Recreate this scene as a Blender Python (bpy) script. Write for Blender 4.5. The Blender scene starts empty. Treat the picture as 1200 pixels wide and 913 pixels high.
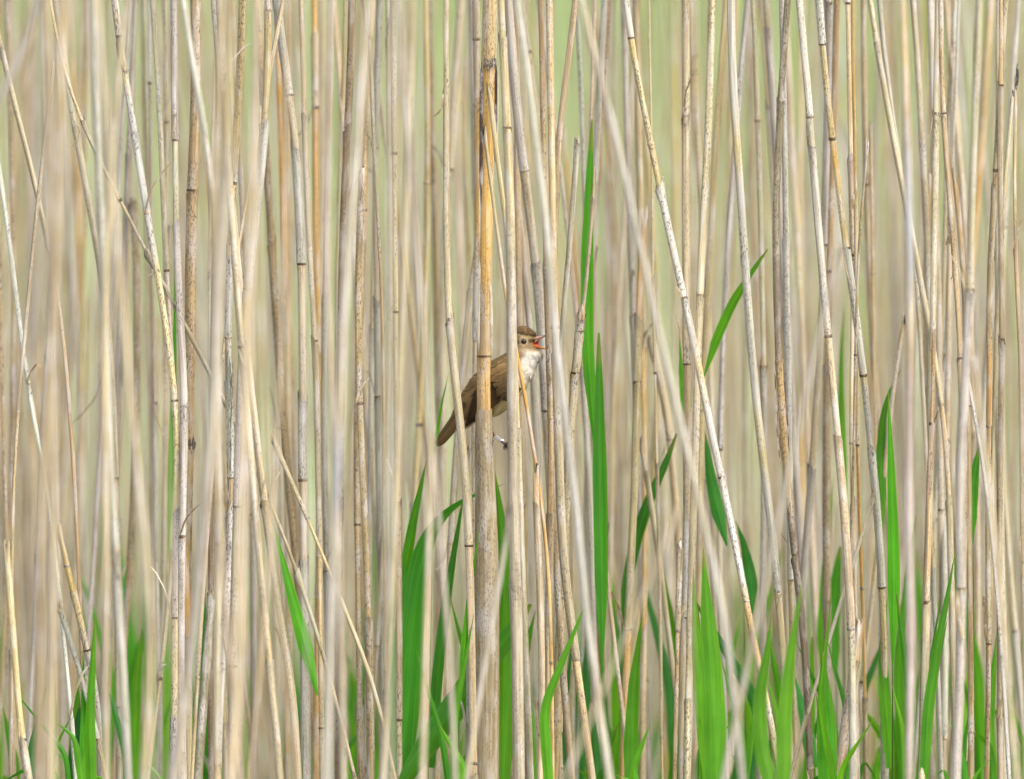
import bpy, math, random
import numpy as np
from mathutils import Vector, Matrix, noise as mnoise

random.seed(7)
rng = np.random.default_rng(7)
SC = bpy.context.scene
COL = SC.collection

# ------------------------------------------------------------------ camera
CAM = np.array([0.0, 0.0, 1.50])
AIM = np.array([0.0, 12.0, 0.80])
FWD = AIM - CAM
DIST = float(np.linalg.norm(FWD)); FWD = FWD / DIST
RIGHT = np.array([1.0, 0.0, 0.0])
UP = np.cross(RIGHT, FWD)
FOC = 12.0 * 1500.0                      # focal length in photo pixels (1500 px per metre at 12 m)
cam = bpy.data.cameras.new('camera')
cam.sensor_width = 36.0
cam.lens = 36.0 * FOC / 1200.0           # 540 mm telephoto
cam.clip_start = 0.1; cam.clip_end = 2000
cam.dof.use_dof = True
cam.dof.focus_distance = 12.0
cam.dof.aperture_fstop = 5.0
camo = bpy.data.objects.new('camera', cam); COL.objects.link(camo)
camo.location = CAM
camo.rotation_euler = Vector(FWD).to_track_quat('-Z', 'Y').to_euler()
SC.camera = camo

# ------------------------------------------------------------------ sky, sun, exposure
SUN_EL, SUN_AZ = math.radians(58), math.radians(128)     # azimuth from +Y towards +X
w = bpy.data.worlds.new('World'); SC.world = w; w.use_nodes = True
nt = w.node_tree; nt.nodes.clear()
sky = nt.nodes.new('ShaderNodeTexSky'); sky.sky_type = 'NISHITA'; sky.sun_disc = False
sky.sun_elevation = SUN_EL; sky.sun_rotation = SUN_AZ
sky.air_density = 1.0; sky.dust_density = 5.0; sky.ozone_density = 1.0
bg = nt.nodes.new('ShaderNodeBackground'); bg.inputs['Strength'].default_value = 0.15
wo = nt.nodes.new('ShaderNodeOutputWorld')
nt.links.new(sky.outputs[0], bg.inputs[0]); nt.links.new(bg.outputs[0], wo.inputs[0])
sl = bpy.data.lights.new('sun', 'SUN'); sl.energy = 1.3; sl.angle = math.radians(50); sl.color = (1.0, 0.95, 0.87)
so = bpy.data.objects.new('sun', sl); COL.objects.link(so)
sd = Vector((math.sin(SUN_AZ)*math.cos(SUN_EL), math.cos(SUN_AZ)*math.cos(SUN_EL), math.sin(SUN_EL)))
so.rotation_euler = sd.to_track_quat('Z', 'Y').to_euler(); so.location = (0, 0, 10)
SC.view_settings.view_transform = 'Standard'; SC.view_settings.look = 'None'
SC.view_settings.gamma = 1.0; SC.view_settings.exposure = 1.66
SC.render.engine = 'CYCLES'
SC.cycles.max_bounces = 8; SC.cycles.diffuse_bounces = 5
SC.cycles.use_denoising = True

# ------------------------------------------------------------------ helpers
def P(px, py, d):
    return CAM + d*(FWD + RIGHT*((px-600.0)/FOC) + UP*((456.5-py)/FOC))
def to_px(p):
    v = np.asarray(p) - CAM
    d = v @ FWD
    return 600.0 + FOC*(v @ RIGHT)/d, 456.5 - FOC*(v @ UP)/d
def lin(c):
    c = np.asarray(c, float)/255.0
    return np.where(c <= 0.04045, c/12.92, ((c+0.055)/1.055)**2.4)
ALB = np.array([0.604, 0.630, 0.600])                                # photo tone -> base colour
def alb(c): return lin(c)*ALB

def mk_mesh(name, verts, faces, col=None, rc=None, smooth=True):
    me = bpy.data.meshes.new(name)
    verts = np.asarray(verts, np.float32)
    if isinstance(faces, np.ndarray):
        nf, k = faces.shape
        me.vertices.add(len(verts)); me.vertices.foreach_set('co', verts.ravel())
        me.loops.add(nf*k); me.loops.foreach_set('vertex_index', faces.astype(np.int32).ravel())
        me.polygons.add(nf); me.polygons.foreach_set('loop_start', np.arange(0, nf*k, k, dtype=np.int32))
        me.update(calc_edges=True); me.validate()
    else:
        me.from_pydata(verts.tolist(), [], faces); me.update()
    if col is not None:
        a = me.attributes.new('Col', 'FLOAT_COLOR', 'POINT')
        a.data.foreach_set('color', np.asarray(col, np.float32).ravel())
    if rc is not None:
        a = me.attributes.new('rc', 'FLOAT_VECTOR', 'POINT')
        a.data.foreach_set('vector', np.asarray(rc, np.float32).ravel())
    if smooth:
        me.polygons.foreach_set('use_smooth', np.ones(len(me.polygons), bool))
    return me

def add_obj(name, me, mat, parent=None, loc=None):
    o = bpy.data.objects.new(name, me); COL.objects.link(o)
    if me is not None and mat is not None and not me.materials: me.materials.append(mat)
    if parent is not None: o.parent = parent
    if loc is not None: o.location = loc
    return o
def empty(name, loc):
    o = bpy.data.objects.new(name, None); COL.objects.link(o); o.location = loc
    o.empty_display_size = 0.02
    return o
def tag(o, label=None, cat=None, group=None, kind=None):
    if label: o['label'] = label
    if cat: o['category'] = cat
    if group: o['group'] = group
    if kind: o['kind'] = kind
    return o

def frames(pts):
    t = np.gradient(pts, axis=0); t /= np.linalg.norm(t, axis=1)[:, None] + 1e-12
    ref = np.tile(np.array([0, 1.0, 0]), (len(pts), 1))
    bad = np.abs(t[:, 1]) > 0.9
    ref[bad] = (1.0, 0, 0)
    s = np.cross(t, ref); s /= np.linalg.norm(s, axis=1)[:, None]
    u = np.cross(s, t)
    return t, s, u                        # u points away from the camera (+y)

def tube(pts, rad, n, s0=0.0, wob=0.0, cap=True, rad2=None):
    pts = np.asarray(pts); m = len(pts)
    t, s, u = frames(pts)
    th = np.arange(n)*2*np.pi/n
    r = np.asarray(rad)[:, None]*np.ones((1, n))
    if wob: r = r*(1 + wob*np.sin(2*th+s0*7)[None, :] + wob*0.7*np.sin(3*th+1.7+s0*11)[None, :])
    v = pts[:, None, :] + r[:, :, None]*(np.cos(th)[None, :, None]*s[:, None, :] + np.sin(th)[None, :, None]*u[:, None, :])
    ln = np.concatenate([[0], np.cumsum(np.linalg.norm(np.diff(pts, axis=0), axis=1))]) + s0
    rc = np.stack([r*np.cos(th), r*np.sin(th), np.repeat(ln[:, None], n, 1)], -1)
    i = np.arange(m-1)[:, None]*n; j = np.arange(n)[None, :]; j2 = (j+1) % n
    f = np.stack([i+j, i+j2, i+n+j2, i+n+j], -1).reshape(-1, 4)
    v = v.reshape(-1, 3); rc = rc.reshape(-1, 3)
    if cap:                                # degenerate end rings close the tube
        e = []
        for (k, base) in ((0, 0), (m-1, (m-1)*n)):
            ci = len(v)
            v = np.vstack([v, pts[k]]); rc = np.vstack([rc, [0, 0, ln[k]]])
            for a in range(0, n, 2):
                b, c = (a+1) % n, (a+2) % n
                q = [ci, base+c, base+b, base+a] if k == 0 else [ci, base+a, base+b, base+c]
                e.append(q)
        f = np.vstack([f, np.array(e)])
    return v, f, rc, th, ln

def smooth1(a, sig):
    if sig < 0.3: return a
    k = int(3*sig)+1
    g = np.exp(-0.5*(np.arange(-k, k+1)/sig)**2); g /= g.sum()
    n = len(a)
    ext = np.concatenate([2*a[0]-a[k:0:-1] if n > k else np.full(k, a[0]), a, 2*a[-1]-a[-2:-k-2:-1] if n > k+1 else np.full(k, a[-1])])
    return np.convolve(ext, g, 'valid')[:n]

# ------------------------------------------------------------------ materials
def new_mat(name):
    m = bpy.data.materials.new(name); m.use_nodes = True
    n = m.node_tree; n.nodes.clear()
    out = n.nodes.new('ShaderNodeOutputMaterial'); b = n.nodes.new('ShaderNodeBsdfPrincipled')
    n.links.new(b.outputs[0], out.inputs[0])
    return m, n, b, out
def nd(n, t, **kw):
    x = n.nodes.new(t)
    for k, v in kw.items(): setattr(x, k, v)
    return x
def math_node(n, op, a, b=None, clamp=False):
    x = n.nodes.new('ShaderNodeMath'); x.operation = op; x.use_clamp = clamp
    for i, q in enumerate((a, b)):
        if q is None: continue
        if isinstance(q, (int, float)): x.inputs[i].default_value = q
        else: n.links.new(q, x.inputs[i])
    return x.outputs[0]
def mixc(n, fac, a, b, mode='MIX'):
    x = n.nodes.new('ShaderNodeMix'); x.data_type = 'RGBA'; x.blend_type = mode
    for key, q in (('Factor', fac), ('A', a), ('B', b)):
        s = [i for i in x.inputs if i.name == key and (i.type == ('VALUE' if key == 'Factor' else 'RGBA'))][0]
        if isinstance(q, (int, float)): s.default_value = q
        elif isinstance(q, (tuple, list)): s.default_value = q
        else: n.links.new(q, s)
    return [o for o in x.outputs if o.type == 'RGBA'][0]
def noise_node(n, vec, scale, detail=2.0, rough=0.5):
    x = n.nodes.new('ShaderNodeTexNoise'); x.inputs['Scale'].default_value = scale
    x.inputs['Detail'].default_value = detail; x.inputs['Roughness'].default_value = rough
    n.links.new(vec, x.inputs['Vector']); return x.outputs['Fac']
def ramp(n, fac, lo, hi, a=0.0, b=1.0):
    x = n.nodes.new('ShaderNodeMapRange'); x.inputs[1].default_value = lo; x.inputs[2].default_value = hi
    x.inputs[3].default_value = a; x.inputs[4].default_value = b
    n.links.new(fac, x.inputs[0]); return x.outputs[0]
def mapping(n, vec, scale, loc=None):
    x = n.nodes.new('ShaderNodeMapping'); x.inputs['Scale'].default_value = scale
    n.links.new(vec, x.inputs['Vector'])
    if loc is not None: n.links.new(loc, x.inputs['Location'])
    return x.outputs[0]

def reed_material():
    m, n, b, out = new_mat('dry_reed')
    at = nd(n, 'ShaderNodeAttribute', attribute_name='Col')
    rc = nd(n, 'ShaderNodeAttribute', attribute_name='rc')
    oi = nd(n, 'ShaderNodeObjectInfo')
    comb = nd(n, 'ShaderNodeCombineXYZ')
    off = math_node(n, 'MULTIPLY', oi.outputs['Random'], 37.0)
    for i in range(3): n.links.new(off, comb.inputs[i])
    fib = noise_node(n, mapping(n, rc.outputs['Vector'], (1, 1, 0.02), comb.outputs[0]), 1100, 3, 0.6)
    blot = noise_node(n, mapping(n, rc.outputs['Vector'], (1, 1, 0.25), comb.outputs[0]), 130, 3, 0.55)
    spk = noise_node(n, mapping(n, rc.outputs['Vector'], (1, 1, 0.45), comb.outputs[0]), 900, 2, 0.6)
    pat = noise_node(n, mapping(n, rc.outputs['Vector'], (1, 1, 0.5), comb.outputs[0]), 45, 2, 0.5)
    c = mixc(n, 1.0, at.outputs['Color'], mixc(n, ramp(n, fib, 0.3, 0.7), (0.62, 0.59, 0.55, 1), (1.14, 1.14, 1.13, 1)), 'MULTIPLY')
    wide = noise_node(n, mapping(n, rc.outputs['Vector'], (1, 1, 0.035), comb.outputs[0]), 380, 2, 0.5)
    c = mixc(n, 1.0, c, mixc(n, ramp(n, wide, 0.32, 0.68), (0.76, 0.72, 0.66, 1), (1.12, 1.12, 1.12, 1)), 'MULTIPLY')
    # weathered silvery patches
    c = mixc(n, math_node(n, 'MULTIPLY', ramp(n, blot, 0.48, 0.68), 0.6, True), c, (0.46, 0.44, 0.41, 1))
    # mould speckle, where the stem is mouldy (alpha) and in patches
    sp = math_node(n, 'MULTIPLY', ramp(n, spk, 0.53, 0.62), math_node(n, 'MULTIPLY', math_node(n, 'ADD', at.outputs['Alpha'], 0.15), ramp(n, pat, 0.36, 0.58), True), True)
    c = mixc(n, math_node(n, 'MULTIPLY', sp, 0.85), c, (0.075, 0.060, 0.045, 1))
    n.links.new(c, b.inputs['Base Color'])
    b.inputs['Roughness'].default_value = 0.55
    b.inputs['Specular IOR Level'].default_value = 0.35
    bp = nd(n, 'ShaderNodeBump'); bp.inputs['Strength'].default_value = 0.35; bp.inputs['Distance'].default_value = 0.0006
    n.links.new(fib, bp.inputs['Height']); n.links.new(bp.outputs[0], b.inputs['Normal'])
    return m
M_REED = reed_material()

def leaf_material():
    m, n, b, out = new_mat('green_leaf')
    at = nd(n, 'ShaderNodeAttribute', attribute_name='Col')
    rc = nd(n, 'ShaderNodeAttribute', attribute_name='rc')
    vein = noise_node(n, mapping(n, rc.outputs['Vector'], (1, 1, 0.01)), 900, 2, 0.6)
    blot = noise_node(n, mapping(n, rc.outputs['Vector'], (1, 1, 0.3)), 60, 3, 0.55)
    c = mixc(n, 1.0, at.outputs['Color'], mixc(n, ramp(n, vein, 0.3, 0.7), (0.66, 0.72, 0.62, 1), (1.16, 1.14, 1.08, 1)), 'MULTIPLY')
    c = mixc(n, 1.0, c, mixc(n, ramp(n, blot, 0.35, 0.7), (0.85, 0.88, 0.9, 1), (1.10, 1.06, 0.95, 1)), 'MULTIPLY')
    n.links.new(c, b.inputs['Base Color']); b.inputs['Roughness'].default_value = 0.42
    b.inputs['Specular IOR Level'].default_value = 0.4
    bp = nd(n, 'ShaderNodeBump'); bp.inputs['Strength'].default_value = 0.3; bp.inputs['Distance'].default_value = 0.0005
    n.links.new(vein, bp.inputs['Height']); n.links.new(bp.outputs[0], b.inputs['Normal'])
    tr = nd(n, 'ShaderNodeBsdfTranslucent')
    tc = mixc(n, 1.0, c, (1.35, 1.25, 0.55, 1), 'MULTIPLY'); n.links.new(tc, tr.inputs['Color'])
    mx = nd(n, 'ShaderNodeMixShader'); mx.inputs[0].default_value = 0.5
    n.links.new(b.outputs[0], mx.inputs[1]); n.links.new(tr.outputs[0], mx.inputs[2]); n.links.new(mx.outputs[0], out.inputs[0])
    return m
M_LEAF = leaf_material()

def col_material(name, rough=0.8, spec=0.2, scale=1500.0, amt=0.25):
    m, n, b, out = new_mat(name)
    at = nd(n, 'ShaderNodeAttribute', attribute_name='Col')
    tc = nd(n, 'ShaderNodeTexCoord')
    f = noise_node(n, tc.outputs['Object'], scale, 2, 0.6)
    c = mixc(n, 1.0, at.outputs['Color'], mixc(n, ramp(n, f, 0.3, 0.7), (1-amt,)*3+(1,), (1+amt*0.6,)*3+(1,)), 'MULTIPLY')
    n.links.new(c, b.inputs['Base Color']); b.inputs['Roughness'].default_value = rough
    b.inputs['Specular IOR Level'].default_value = spec
    return m
M_FEATHER = col_material('feather', 0.85, 0.15)
M_HORN = col_material('bill_and_skin', 0.4, 0.4, 2500, 0.12)
def plain_material(name, c, rough, metal=0.0, scale=2000.0):
    m, n, b, out = new_mat(name)
    tc = nd(n, 'ShaderNodeTexCoord')
    f = noise_node(n, tc.outputs['Object'], scale, 2, 0.6)
    n.links.new(mixc(n, f, tuple(x*0.8 for x in c)+(1,), tuple(min(1, x*1.15) for x in c)+(1,)), b.inputs['Base Color'])
    b.inputs['Roughness'].default_value = rough; b.inputs['Metallic'].default_value = metal
    return m
M_EYE = plain_material('eye_black', (0.012, 0.008, 0.006), 0.06)
M_RING = plain_material('leg_ring_metal', (0.75, 0.75, 0.77), 0.35, 0.85)
M_RINGMARK = plain_material('leg_ring_engraving', (0.12, 0.12, 0.12), 0.6)

def ground_material():
    m, n, b, out = new_mat('ground')
    tc = nd(n, 'ShaderNodeTexCoord')
    sx = nd(n, 'ShaderNodeSeparateXYZ'); n.links.new(tc.outputs['Object'], sx.inputs[0])
    big = noise_node(n, tc.outputs['Object'], 0.35, 3)
    fine = noise_node(n, tc.outputs['Object'], 6.0, 4)
    hair = noise_node(n, mapping(n, tc.outputs['Object'], (1, 0.3, 1)), 60.0, 3)
    litter = mixc(n, ramp(n, hair, 0.35, 0.65), (0.10, 0.075, 0.045, 1), (0.32, 0.26, 0.16, 1))
    green = mixc(n, ramp(n, fine, 0.35, 0.65), (0.14, 0.25, 0.08, 1), (0.27, 0.38, 0.17, 1))
    green = mixc(n, ramp(n, big, 0.4, 0.65), green, (0.32, 0.34, 0.19, 1))
    fac = ramp(n, math_node(n, 'ADD', sx.outputs['Y'], math_node(n, 'MULTIPLY', fine, 2.0)), 19.5, 22.0)
    n.links.new(mixc(n, fac, litter, green), b.inputs['Base Color']); b.inputs['Roughness'].default_value = 0.9
    bp = nd(n, 'ShaderNodeBump'); bp.inputs['Strength'].default_value = 0.6; bp.inputs['Distance'].default_value = 0.02
    n.links.new(hair, bp.inputs['Height']); n.links.new(bp.outputs[0], b.inputs['Normal'])
    return m

# ------------------------------------------------------------------ ground
gx = np.concatenate([[-600, -200, -60, -20], np.linspace(-8, 8, 33), [20, 60, 200, 600]])
gy = np.concatenate([[-100, -20, 0], np.linspace(6, 46, 61), [60, 100, 250, 900]])
GX, GY = np.meshgrid(gx, gy)
GZ = np.zeros_like(GX)
for i in range(GX.shape[0]):
    for j in range(GX.shape[1]):
        if abs(GX[i, j]) < 9 and 5 < GY[i, j] < 47:
            GZ[i, j] = 0.03*mnoise.noise(Vector((GX[i, j]*0.8, GY[i, j]*0.8, 0)))
gv = np.stack([GX, GY, GZ], -1).reshape(-1, 3)
nx = len(gx)
ii, jj = np.meshgrid(np.arange(len(gy)-1), np.arange(nx-1), indexing='ij')
gf = np.stack([ii*nx+jj, ii*nx+jj+1, (ii+1)*nx+jj+1, (ii+1)*nx+jj], -1).reshape(-1, 4)
tag(add_obj('ground', mk_mesh('ground', gv, gf), ground_material()), kind='structure')

# ------------------------------------------------------------------ dead reeds
STYLES = {   # sheath tone, bare stem tone, mould
    'tan':   ((214, 198, 170), (224, 202, 160), 0.35),
    'grey':  ((212, 205, 195), (218, 207, 182), 0.30),
    'white': ((228, 225, 218), (230, 214, 172), 0.60),
    'gold':  ((218, 200, 162), (226, 188, 122), 0.25),
    'brown': ((188, 168, 136), (202, 178, 138), 0.80),
    'dark':  ((152, 142, 124), (180, 162, 128), 1.00),
    'straw': ((224, 212, 184), (230, 212, 162), 0.25),
}
COLWORD = {'tan': 'tan', 'grey': 'silver-grey', 'white': 'bleached white', 'gold': 'golden', 'brown': 'speckled brown',
           'dark': 'mould-darkened', 'straw': 'pale straw'}
NODE_C = (98, 78, 54)
used_labels = {}
reed_count = 0

def reed_path(pts, foc, top, step, wob, dlean):
    """photo points (top to bottom) at a depth -> world polyline from the ground up"""
    z, x, y = [], [], []
    for (px, py) in pts:
        d = 12.0 + foc + dlean*(456-py)/900.0
        p = P(px, py, d); z.append(p[2]); x.append(p[0]); y.append(p[1])
    o = np.argsort(z); z = np.array(z)[o]; x = np.array(x)[o]; y = np.array(y)[o]
    z0, z1 = -0.04, (z[-1] if top is None else max(top, z[-1]))
    zs = np.arange(z0, z1+step*0.5, step)
    def ext(v):
        out = np.interp(zs, z, v)
        k = 0.35
        lo = zs < z[0]; sl = (v[1]-v[0])/(z[1]-z[0]); dz = z[0]-zs[lo]
        out[lo] = v[0]-sl*k*(1-np.exp(-dz/k))
        hi = zs > z[-1]; sl = (v[-1]-v[-2])/(z[-1]-z[-2]); dz = zs[hi]-z[-1]
        k2 = 0.9
        out[hi] = v[-1]+sl*k2*(1-np.exp(-dz/k2))
        return smooth1(out, 0.035/step)
    X, Y = ext(x), ext(y)
    ph = random.random()*50
    if wob:
        X = X + wob*np.array([mnoise.noise(Vector((q*6, ph, 0))) for q in zs])
        Y = Y + wob*np.array([mnoise.noise(Vector((q*6, ph, 9))) for q in zs])
    return np.stack([X, Y, zs], -1)

def describe(w, style, pts, foc, broken, njoint):
    thick = 'hair-thin' if w < 4.0 else 'slender' if w < 6.5 else 'medium' if w < 9.6 else 'stout'
    L = max(60.0, pts[-1][1]-pts[0][1])
    dx = (pts[-1][0]-pts[0][0])/L
    lean = 'upright' if abs(dx) < 0.03 else ('tilting' if abs(dx) < 0.10 else 'steeply leaning') + (' left' if dx > 0 else ' right')
    mx, my = pts[len(pts)//2]
    t = (my-pts[0][1])/L
    bow = abs(mx-(pts[0][0]*(1-t)+pts[-1][0]*t)) > 7
    rank = ('well in front of the bird' if foc < -0.55 else 'in front of the bird' if foc < -0.12 else
            'level with the bird' if foc < 0.15 else 'just behind the bird' if foc < 0.6 else
            'farther behind the bird' if foc < 1.3 else 'deep behind the bird')
    joints = ['no joint', 'one joint', 'two joints', 'three joints', 'four joints', 'five joints'][min(5, njoint)]
    s = f"{thick} {COLWORD[style]} {'bowed ' if bow else ''}reed, {lean}"
    if broken: s += ', snapped top'
    return s + f', {joints}, {rank}'

def make_reed(pts, w, foc, style, broken=False, nodes=None, sheaths=None, tones=(), label=None, extra=None,
              mould=None, taper=0.10, full=None, auto=True, wob=0.0012, dlean=None, widths=None, top=None):
    global reed_count
    reed_count += 1
    w = w*(0.70 if foc < -0.25 else 0.84)
    if foc < -0.25: foc = foc*1.35
    if full is None: full = abs(foc) < 0.42
    step = 0.012 if full else 0.03
    n = 10 if full else 8
    if dlean is None: dlean = random.uniform(-0.12, 0.12)
    H = None if broken else (top or random.uniform(1.55, 2.05))
    path = reed_path(pts, foc, H, step, wob, dlean)
    base = path[0].copy(); base[2] = 0.0
    m = len(path)
    py = np.array([to_px(p)[1] for p in path])
    d0 = 12.0+foc
    r0 = 0.5*w/FOC*d0
    s = np.concatenate([[0], np.cumsum(np.linalg.norm(np.diff(path, axis=0), axis=1))])
    zc = path[:, 2]
    rad = r0*(1 - taper*(zc-0.8)/0.6)
    if widths:                             # explicit photo widths by row
        wy = [a for a, _ in widths]; ww = [b for _, b in widths]
        rad = np.interp(py, wy, ww)*0.5/FOC*d0
    if not broken: rad = rad*np.clip((s[-1]-s)/0.5, 0.15, 1)**0.6
    # nodes along the stem
    if nodes is None:
        q = random.uniform(0.02, 0.15); ns = []
        while q < s[-1]-0.05:
            ns.append(q); q += random.uniform(0.17, 0.34)
    else:
        ns = sorted(float(np.interp(-yy, -py, s)) for yy in nodes)
        q = ns[0]-0.17 if auto else -1
        while q > 0.02: ns.insert(0, q); q -= random.uniform(0.12, 0.2)
        q = ns[-1]+0.2
        while q < s[-1]-0.1: ns.append(q); q += random.uniform(0.15, 0.24)
    ns = np.array(ns) if len(ns) else np.array([0.05])
    for q in ns: rad = rad*(1+0.07*np.exp(-((s-q)/0.006)**2))
    sh, bare, md = STYLES[style]
    md = md if mould is None else mould
    j = lambda c, a=10: np.clip(np.array(c)+random.uniform(-a, a)+np.array([random.uniform(-4, 4) for _ in range(3)]), 20, 240)
    sh = j(sh); bare = j(bare)
    if not full and foc < 0: bare = 0.5*bare+0.5*sh
    # which internodes keep their sheath, and how far up
    spans = []
    if sheaths is None:
        for k, q in enumerate(ns):
            nxt = ns[k+1] if k+1 < len(ns) else s[-1]
            if random.random() < 0.72: spans.append((q+0.001, q+(nxt-q)*random.choice([1.0, 1.0, random.uniform(0.35, 0.95)])))
    else:
        for (ya, yb) in sheaths:
            spans.append((float(np.interp(-yb, -py, s)), float(np.interp(-ya, -py, s))))
    colr = np.tile(alb(bare), (m, 1)); mo = np.full(m, md)
    for q in ns: mo = mo + random.uniform(0.0, 1.1)*np.exp(-np.abs(s-q)/0.012)
    lowf = np.array([mnoise.noise(Vector((q*9, base[0]*31, 3))) for q in s])
    colr = colr*(1+0.10*lowf)[:, None]
    for q in ns:                            # the stem is warm just above a node, grey at it
        g = np.exp(-np.maximum(s-q, 0)/0.03)*(s >= q)
        colr = colr*(1-0.25*g[:, None]) + alb((222, 176, 104))*0.25*g[:, None]
    shc = alb(sh)[None, :]*(1+0.12*lowf)[:, None]
    if not full:
        for a, b in spans:
            k = (s >= a) & (s <= b); colr[k] = shc[k]
        for q in ns:
            g = np.exp(-((s-q)/0.007)**2)*random.uniform(0.03, 0.4)
            colr = colr*(1-g[:, None]) + alb(NODE_C)*g[:, None]
    for (ya, yb, c) in tones:
        a_, b_ = float(np.interp(-yb, -py, s)), float(np.interp(-ya, -py, s))
        g = 1/(1+np.exp(-(s-a_)/0.004)) * 1/(1+np.exp((s-b_)/0.004))
        colr = colr*(1-g[:, None]) + alb(c)*g[:, None]*(1+0.08*lowf)[:, None]
    # the old cut end
    if broken:
        g = np.exp(-(s[-1]-s)/0.008)[:, None]*0.6
        colr = colr*(1-g)+alb((120, 104, 82))*g
    v, f, rc, th, ln = tube(path-base, rad, n, s0=random.random()*3, wob=0.04)
    if broken:                              # splintered top
        tv = v[(m-1)*n:m*n]; v[(m-1)*n:m*n, 2] += np.array([random.uniform(-0.006, 0.008) for _ in range(n)])
    vc = np.repeat(colr, n, 0); va = np.repeat(mo, n)
    vc = np.vstack([vc, colr[0], colr[-1]*0.4]); va = np.append(va, [0, 0])
    cols = np.concatenate([vc, va[:, None]], 1)
    me = mk_mesh('reed', v, f, cols, rc)
    nj = sum(1 for q in ns if -5 < np.interp(q, s, py) < 918)
    lab = label or describe(w, style, pts, foc, broken, nj)
    if full:
        root = empty('dead_reed', base)
        add_obj('stem', me, M_REED, root)
        for a, b in spans:
            ia, ib = np.interp(a, s, np.arange(m)), np.interp(b, s, np.arange(m))
            if to_px(path[int(ib)])[1] > 960 or to_px(path[int(ia)])[1] < -60: pass
            cnt = max(4, int((b-a)/0.012))
            ss = np.linspace(a, b, cnt)
            pp = np.stack([np.interp(ss, s, path[:, k]) for k in range(3)], -1)
            rr = np.interp(ss, s, rad) + 0.00035 + 0.0002*np.linspace(0, 1, cnt)
            rr[-1] += 0.0004
            v2, f2, rc2, th2, _ = tube(pp-base, rr, n, s0=random.random()*3, wob=0.04, cap=False)
            a0 = random.random()*6.28; amp = random.uniform(0.001, 0.005)
            v2[(cnt-1)*n:, 2] += amp*np.cos(th2-a0) + np.array([random.uniform(-0.002, 0.003) for _ in range(n)])
            lf = np.interp(ss, s, lowf)
            cc = alb(sh)[None]*(1+0.14*lf)[:, None]
            for (ya, yb, c) in tones:
                a_, b_ = float(np.interp(-yb, -py, s)), float(np.interp(-ya, -py, s))
                g = (1/(1+np.exp(-(ss-a_)/0.006)) * 1/(1+np.exp((ss-b_)/0.006)))[:, None]; cc = cc*(1-g)+alb(c)*(1+0.08*lf)[:, None]*g
            cc[-1] *= 0.75
            tint = 1+0.10*np.sin(th2*1.0+a0)
            cv = (cc[:, None, :]*tint[None, :, None]).reshape(-1, 3)
            cv = np.concatenate([cv, np.repeat(md*1.1+0.8*np.exp(-(ss-a)/0.012)+0.4*np.exp(-(b-ss)/0.010), n)[:, None]], 1)
            add_obj('leaf_sheath', mk_mesh('sheath', v2, f2, cv, rc2), M_REED, root)
        for q in ns:
            c = np.array([np.interp(q, s, path[:, k]) for k in range(3)])
            yy = to_px(c)[1]
            if yy < -30 or yy > 950: continue
            c2 = np.array([np.interp(q+0.004, s, path[:, k]) for k in range(3)])
            rq = float(np.interp(q, s, rad))+0.00035
            tt = np.linspace(-0.5, 1.0, 5)[:, None]
            pp = c + (c2-c)*tt*random.uniform(0.22, 0.5)
            rr = rq*np.array([0.92, 1.04, 1.0, 1.06, 0.93])
            v2, f2, rc2, th2, _ = tube(pp-base, rr, n, s0=random.random(), cap=False)
            dk = alb(NODE_C)*random.uniform(0.7, 1.9) if (nodes is not None and random.random() < 0.75 or random.random() < 0.3) else alb((184, 164, 132))*random.uniform(0.8, 1.1)
            cv = np.repeat(np.stack([dk*1.6, dk*0.8, dk*1.5, dk*0.9, dk*1.8]), n, 0)*np.tile(np.array([random.uniform(0.55, 1.6) for _ in range(n)]), 5)[:, None]  # top row palest: a highlight painted into the ring colour
            cv = np.concatenate([cv, np.full((len(cv), 1), 1.3)], 1)
            add_obj('node_ring', mk_mesh('node', v2, f2, cv, rc2), M_REED, root)
    else:
        root = add_obj('dead_reed', me, M_REED, None, base)
    used_labels.setdefault(lab, []).append(root)
    tag(root, lab, 'reed')
    return root, path, s, py, base

def R(pts, w, foc, style, **kw): return make_reed(pts, w, foc, style, **kw)

# ---- the reeds one can follow in the photograph: rows of (x, y) from top to bottom
GOLD = (232, 186, 108); PALEY = (232, 212, 156); BLUEG = (196, 198, 202)
# stem the bird clings to
main_root, main_path, main_s, main_py, main_base = R(
    [(575, -20), (573, 70), (571, 200), (569, 304), (567, 420), (566, 482), (569, 560), (571, 640), (571, 760), (570, 913)], 16, 0.0, 'gold',
    widths=[(-60, 16), (70, 17), (76, 16), (300, 15.5), (415, 15.5), (425, 15), (482, 15.5), (500, 18), (560, 21), (640, 25), (760, 27), (913, 28)], auto=False,
    nodes=[76, 418], sheaths=[(-120, 70), (482, 1100)], mould=0.5, dlean=0.0, wob=0.0, taper=0,
    tones=[(-200, 70, (222, 200, 156)), (78, 330, (240, 196, 116)), (330, 380, (226, 190, 130)), (380, 412, (212, 192, 160)),
           (424, 482, (244, 202, 134)), (484, 1200, (186, 170, 140))],
    label='stout golden dead reed with dark joint, the stem the bird clings behind', full=True, top=1.75)
R([(586, -20), (592, 100), (597, 200), (599, 304), (600, 437), (602, 608), (606, 760), (608, 913)], 12, -0.07, 'grey', dlean=0.0, wob=0.0,
  widths=[(-50, 8), (200, 9), (300, 10.5), (440, 11.5), (610, 12.5), (913, 12.5)], full=True, mould=0.35, nodes=[150, 690],
  tones=[(-60, 300, (220, 206, 168)), (300, 1000, (204, 192, 172))], label='pale grey dead reed crossing the bird\'s shoulder, gripped by its ringed foot')
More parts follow.
